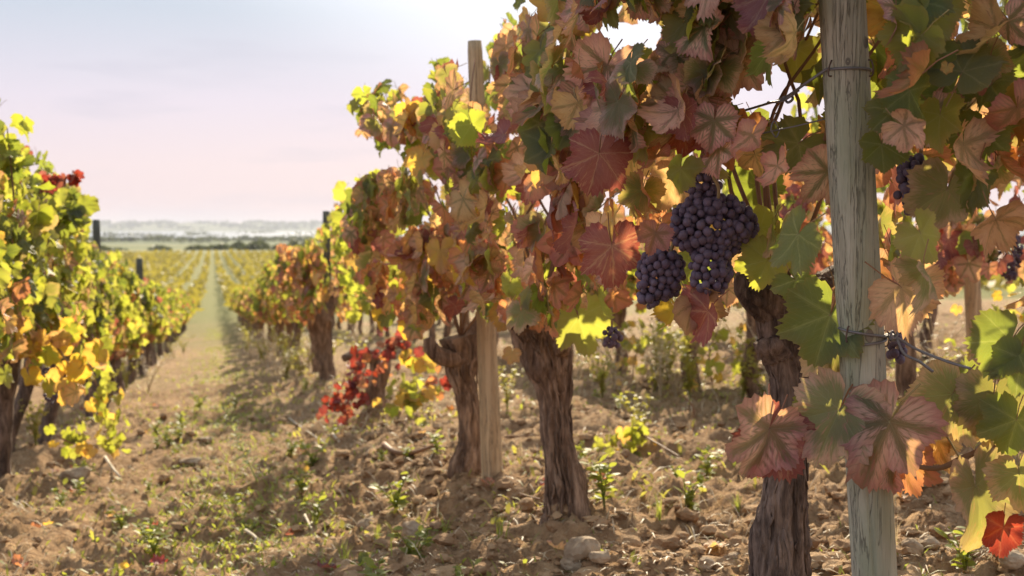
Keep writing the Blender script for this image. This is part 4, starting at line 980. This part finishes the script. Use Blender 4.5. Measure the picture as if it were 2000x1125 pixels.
# weeds one can point at
p = hitg(500, 935); o = put('tall_weed', WTALL[0], p, 'pale feathery weed leaning left in the shade of the path', 'weed', None, 1.0, (0, -.42, .3))
p = hitg(300, 1085); put('weed', WD[0], p, 'bright low weed clump near the bottom left', 'weed', None, 1.1)
for i, (px, py, lab) in enumerate([(775, 1000, 'small bright seedling between the pale stone and the tan post'), (460, 800, 'leafy weed clump in the path shade beyond the feathery weed'), (570, 890, 'yellowing weed between the path shade and the right row'), (590, 960, 'spindly weed with yellow leaves below the yellowing one'), (1380, 930, 'weed sprig between the stout and the dark trunks'), (1340, 1000, 'fine weed in the sunny soil right of the stout trunk'), (1885, 1115, 'small sprouting weed at the bottom right'), (1180, 985, 'weed sprig right of the stout trunk base'), (390, 800, 'weed in the middle strip of the path'), (330, 870, 'weed near the flat pale stone on the path')]):
    put('weed', WD[i % 3], hitg(px, py), lab, 'weed', None, rs.uniform(.9, 1.5))
for i, (px, py, lab) in enumerate([(672, 1095, 'grass tuft at the bottom left of the trunks'), (868, 1045, 'grass tuft below the tan post'), (980, 1050, 'grass tuft just right of the tan post foot'), (1290, 1010, 'grass tuft right of the boulder'), (1440, 1000, 'grass tuft left of the dark trunk'), (735, 1055, 'grass tuft beside the pale block-like stone')]):
    put('grass_tuft', TUFT[i % 3], hitg(px, py), lab, 'grass', None, rs.uniform(.7, 1.1))
# sprawling sucker with vine leaves, right of the stout trunk
def sprig(px0, py0, pts, n, Y, wts, size, label, name='vine_sucker', lod=3, spread=.03):
    base = hitg(px0, py0); root = empty(name, base, label, 'plant'); shoot(root, [base] + [at(x, y, Y) for x, y in pts], n, wts, size, lod, spread); return root
sprig(1150, 935, [(1160, 900), (1210, 880), (1255, 830)], 34, 4.6, dict(lime=5, gold=2, green=1), (.028, .05), 'low sprawling sucker with yellow green leaves right of the stout trunk')
sprig(790, 830, [(800, 790), (790, 765), (830, 770)], 34, 6.3, dict(lime=6, gold=2), (.035, .06), 'bright yellow green sucker between the bent stump and the leaning trunk', lod=2, spread=.05)
sprig(1390, 745, [(1385, 690), (1400, 650), (1410, 620)], 46, 6.3, dict(lime=6, gold=3), (.03, .05), 'yellow green sucker bush behind the grapes, in the next row', lod=2, spread=.10)
sprig(1235, 745, [(1240, 700), (1255, 660), (1250, 630)], 34, 7.2, dict(lime=6, gold=3), (.03, .05), 'yellow green sucker left of the thin background trunk', lod=2, spread=.09)
sprig(1950, 760, [(1950, 700), (1945, 640), (1955, 600)], 30, 4.6, dict(lime=6, gold=2), (.03, .05), 'bright sucker at the right edge behind the brown post', lod=2, spread=.07)
for i, (px, py, k, s) in enumerate([(1500, 790, 0, 1.5), (1450, 780, 1, 1.3), (1290, 770, 0, 1.2), (1570, 770, 1, 1.4), (1200, 760, 1, 1.0), (700, 735, 0, 1.2), (695, 700, 1, 1.4), (590, 700, 0, 1.0), (560, 735, 1, 1.0), (990, 800, 1, .9), (1840, 770, 0, 1.2), (70, 870, 1, 1.0), (120, 830, 0, 1.2)]):
    p = hitg(px, py); put('dry_weed' if i % 2 == 0 else 'weed_bush', (WDRY if i % 2 == 0 else WBUSH)[k], p, 'straggly dry weed under the vines' if i % 2 == 0 else 'small yellow green weed bush under the vines', 'weed', 'dry weeds under the vines' if i % 2 == 0 else 'weed bushes under the vines', s)
for i in range(110):
    y = 2.5 * (16 / 2.5) ** rs.random(); x = rs.choice((rs.uniform(-.7, .7), rs.uniform(.4, .7 * y)))
    kind = rs.random()
    if kind < .5: put('weed', rs.choice(WD), zpt(x, y), 'little green weed scattered on the bare soil', 'weed', 'little weeds scattered on the soil', rs.uniform(.5, 1.2))
    elif kind < .75: put('grass_tuft', rs.choice(TUFT), zpt(x, y), 'little grass tuft scattered on the bare soil', 'grass', 'little grass tufts on the soil', rs.uniform(.4, .9))
    else: put('dry_grass_tuft', rs.choice(STUFT), zpt(x, y), 'little dry grass tuft scattered on the bare soil', 'grass', 'dry grass tufts on the soil', rs.uniform(.5, 1.0))
for i in range(44):
    y = 10.8 + 14 * rs.random(); x = rs.choice((.92, .92, -.92)) + rs.gauss(0, .2); q = rs.random()
    if q < .65: put('weed_bush', rs.choice(WBUSH), zpt(x, y), 'small yellow green weed bush under the vines', 'weed', 'weed bushes under the vines', rs.uniform(1.0, 1.9))
    else: put('dry_weed', rs.choice(WDRY), zpt(x, y), 'straggly dry weed under the vines', 'weed', 'dry weeds under the vines', rs.uniform(.9, 1.6))
for i in range(30):
    y = 4.2 + 6 * rs.random(); x = 2.70 + rs.gauss(0, .35); q = rs.random()
    if q < .55: put('weed_bush', rs.choice(WBUSH), zpt(x, y), 'small yellow green weed bush under the vines', 'weed', 'weed bushes under the vines', rs.uniform(.7, 1.5))
    else: put('dry_weed', rs.choice(WDRY), zpt(x, y), 'straggly dry weed under the vines', 'weed', 'dry weeds under the vines', rs.uniform(.7, 1.4))
# uncountable low cover
def cover(name, n, mat, yr, xf, lf, wf, lie=False, seed=0):
    VV = []; FF = []; k = 0; rg = random.Random(seed); done = 0; pts = []
    while done < n:
        y = yr[0] * (yr[1] / yr[0]) ** rg.random(); x = xf(rg, y)
        if vn(x * 1.3, y * .9, 0, 40 + seed) < rg.uniform(-.5, .75): continue
        pts.append((x, y)); done += 1
    pts = np.array(pts); gz = ground_np(pts[:, 0], pts[:, 1])
    for (x, y), z in zip(pts, gz):
        l = lf * rg.uniform(.4, 1.3); w = wf * rg.uniform(.6, 1.3)
        up = rg.uniform(-.1, .15) if lie else rg.uniform(.2, 1.3); a = rg.uniform(0, 6.28); d = np.array((math.cos(a), math.sin(a), up)); d /= np.linalg.norm(d); s = np.array((-math.sin(a), math.cos(a), 0)) * w; p = np.array((x, y, z + (.006 if lie else -.003)))
        m_ = p + d * l * .55 + np.array((0, 0, .12 * l)); VV += [p - s * .5, p + s * .5, m_ + s, m_ - s, p + d * l]; FF += [(k, k + 1, k + 2, k + 3), (k + 3, k + 2, k + 4)]; k += 5
    return tag(MB().add(np.array(VV), FF).obj(name, mat), kind='stuff')
pathx = lambda r, y: r.gauss(.06, .20) if r.random() < .5 else r.uniform(-.3 * y, .8 * y)
cover('ground_weeds', 19000, WEED, (2.2, 40), pathx, .030, .006, False, 1)
cover('short_grass', 12000, GRASS, (2.2, 45), pathx, .045, .0022, False, 2)
cover('straw_litter', 12000, STRAW, (2.0, 14), lambda r, y: r.uniform(-.3 * y, .85 * y), .045, .0013, True, 3)
def footx(r, y):
    return r.choice((-.92, .92, .92, 2.70, 2.70)) + r.gauss(0, .35)
cover('dry_stubble', 7000, STRAW, (2.2, 22), footx, .075, .0016, False, 6)
cover('row_foot_weeds', 6000, WEED_GOLD, (3.5, 26), footx, .05, .008, False, 7)
# fallen leaves
fl = [(40, 1112, 'rust', 'orange fallen leaf in the bottom left corner'), (150, 925, 'rust', 'fallen red leaf at the foot of the left row'), (640, 1118, 'red', 'small red fallen leaf at the bottom'), (705, 1112, 'green', 'green fallen leaf at the bottom edge'), (310, 1110, 'crimson', 'dark red fallen leaf by the bright weed clump'), (305, 795, 'rust', 'orange fallen leaf on the far side of the path'), (590, 930, 'gold', 'yellow fallen leaf near the yellowing weed'), (1175, 940, 'rust', 'orange fallen leaf under the sprawling sucker'), (1760, 980, 'rust', 'orange fallen leaf right of the near post'), (1400, 1075, 'tan', 'tan fallen leaf left of the dark trunk')]
for i, (px, py, c, lab) in enumerate(fl):
    p = hitg(px, py); o = bpy.data.objects.new('fallen_leaf', leaf_mesh(c, True, i % NSH)); COL.objects.link(o); o.matrix_basis = basis((rs.gauss(0, 1), rs.gauss(0, 1), .1), (rs.gauss(0, .3), rs.gauss(-.3, .3), 1), .04, p + Vector((0, 0, .015))); tag(o, lab, 'leaf')
for i in range(50):
    y = 2.4 * (12 / 2.4) ** rs.random(); x = rs.gauss(.92, .4) if rs.random() < .5 else rs.gauss(-.8, .35)
    c = rs.choice(('tan', 'rust', 'tan', 'red', 'gold')); o = bpy.data.objects.new('fallen_leaf', leaf_mesh(c, True, rs.randrange(NSH))); COL.objects.link(o); o.matrix_basis = basis((rs.gauss(0, 1), rs.gauss(0, 1), .1), (rs.gauss(0, .3), rs.gauss(0, .3), 1), rs.uniform(.025, .045), zpt(x, y, .015)); tag(o, 'dry curled fallen leaf lying on the soil', 'leaf', 'fallen leaves on the soil')
# twigs and prunings
def twig(pl, Y, label, r=.004, mat=CANE):
    pts = [at(x, y, Y + .0 * i) for i, (x, y) in enumerate(pl)]; b = pts[0]; V, F = tube([p - b for p in pts], [r * (1 - .5 * i / (len(pts) - 1)) for i in range(len(pts))], 6, along=4); o = MB().add(V, F).obj('twig', mat); o.location = b; return tag(o, label, 'twig')
m = NT('bleached_twig'); PALE = m.done(m.bsdf(m.mix(m.noise(m.pos(), 30), (.42, .34, .24), (.62, .54, .42)), .7, .3).outputs[0])
def gtwig(pl, label, r=.004, mat=PALE, up=.008):
    pts = [hitg(x, y) + Vector((0, 0, up)) for x, y in pl]; b = pts[0]; V, F = tube([p - b for p in pts], [r * (1 - .5 * i / (len(pts) - 1)) for i in range(len(pts))], 6, along=4); o = MB().add(V, F).obj('twig', mat); o.location = b; return tag(o, label, 'twig')
gtwig([(565, 820), (600, 845), (640, 872)], 'straight pale twig lying between the path and the right row', .006)
gtwig([(650, 850), (668, 874)], 'short pale twig beside the straight one', .007)
gtwig([(750, 878), (770, 892), (800, 895), (845, 882)], 'dark curved pruning lying left of the tan post', .014, CANE, .02)
gtwig([(985, 862), (1020, 860), (1060, 858)], 'thin brown twig behind the tan post', .004, CANE, .02)
gtwig([(988, 962), (1020, 975), (1058, 985)], 'thin twig from the tan post foot to the stout trunk', .004, CANE, .015)
gtwig([(1240, 865), (1290, 895), (1330, 920)], 'reddish dry stem right of the sprawling sucker', .004, CANE, .05)
gtwig([(205, 895), (222, 920), (235, 935)], 'white dry twig at the foot of the left row', .008)
gtwig([(480, 1040), (500, 1055), (495, 1065)], 'small white crooked twig on the path', .006)
gtwig([(595, 1010), (610, 1040), (625, 1060)], 'small white twig by the sunny path edge', .005)
twig([(1350, 870), (1355, 800), (1330, 770)], 4.9, 'upright dry stalk behind the sprawling sucker', .004, CANE)

# ------------------------------------------------------------------ air
m = bpy.data.materials.new('haze'); m.use_nodes = True; t = m.node_tree; t.nodes.clear(); o_ = t.nodes.new('ShaderNodeOutputMaterial'); pv = t.nodes.new('ShaderNodeVolumePrincipled')
pv.inputs['Color'].default_value = (.60, .62, .72, 1); pv.inputs['Density'].default_value = .00013; pv.inputs['Anisotropy'].default_value = .15
t.links.new(pv.outputs[0], o_.inputs['Volume'])
x0, x1, y0, y1, z0, z1 = -6000, 12000, -30, 9600, -16, 75
mb = MB(); mb.add([(x0, y0, z0), (x1, y0, z0), (x1, y1, z0), (x0, y1, z0), (x0, y0, z1), (x1, y0, z1), (x1, y1, z1), (x0, y1, z1)], [(0, 3, 2, 1), (4, 5, 6, 7), (0, 1, 5, 4), (1, 2, 6, 5), (2, 3, 7, 6), (3, 0, 4, 7)])
tag(mb.obj('haze', m, smooth=False), kind='stuff')
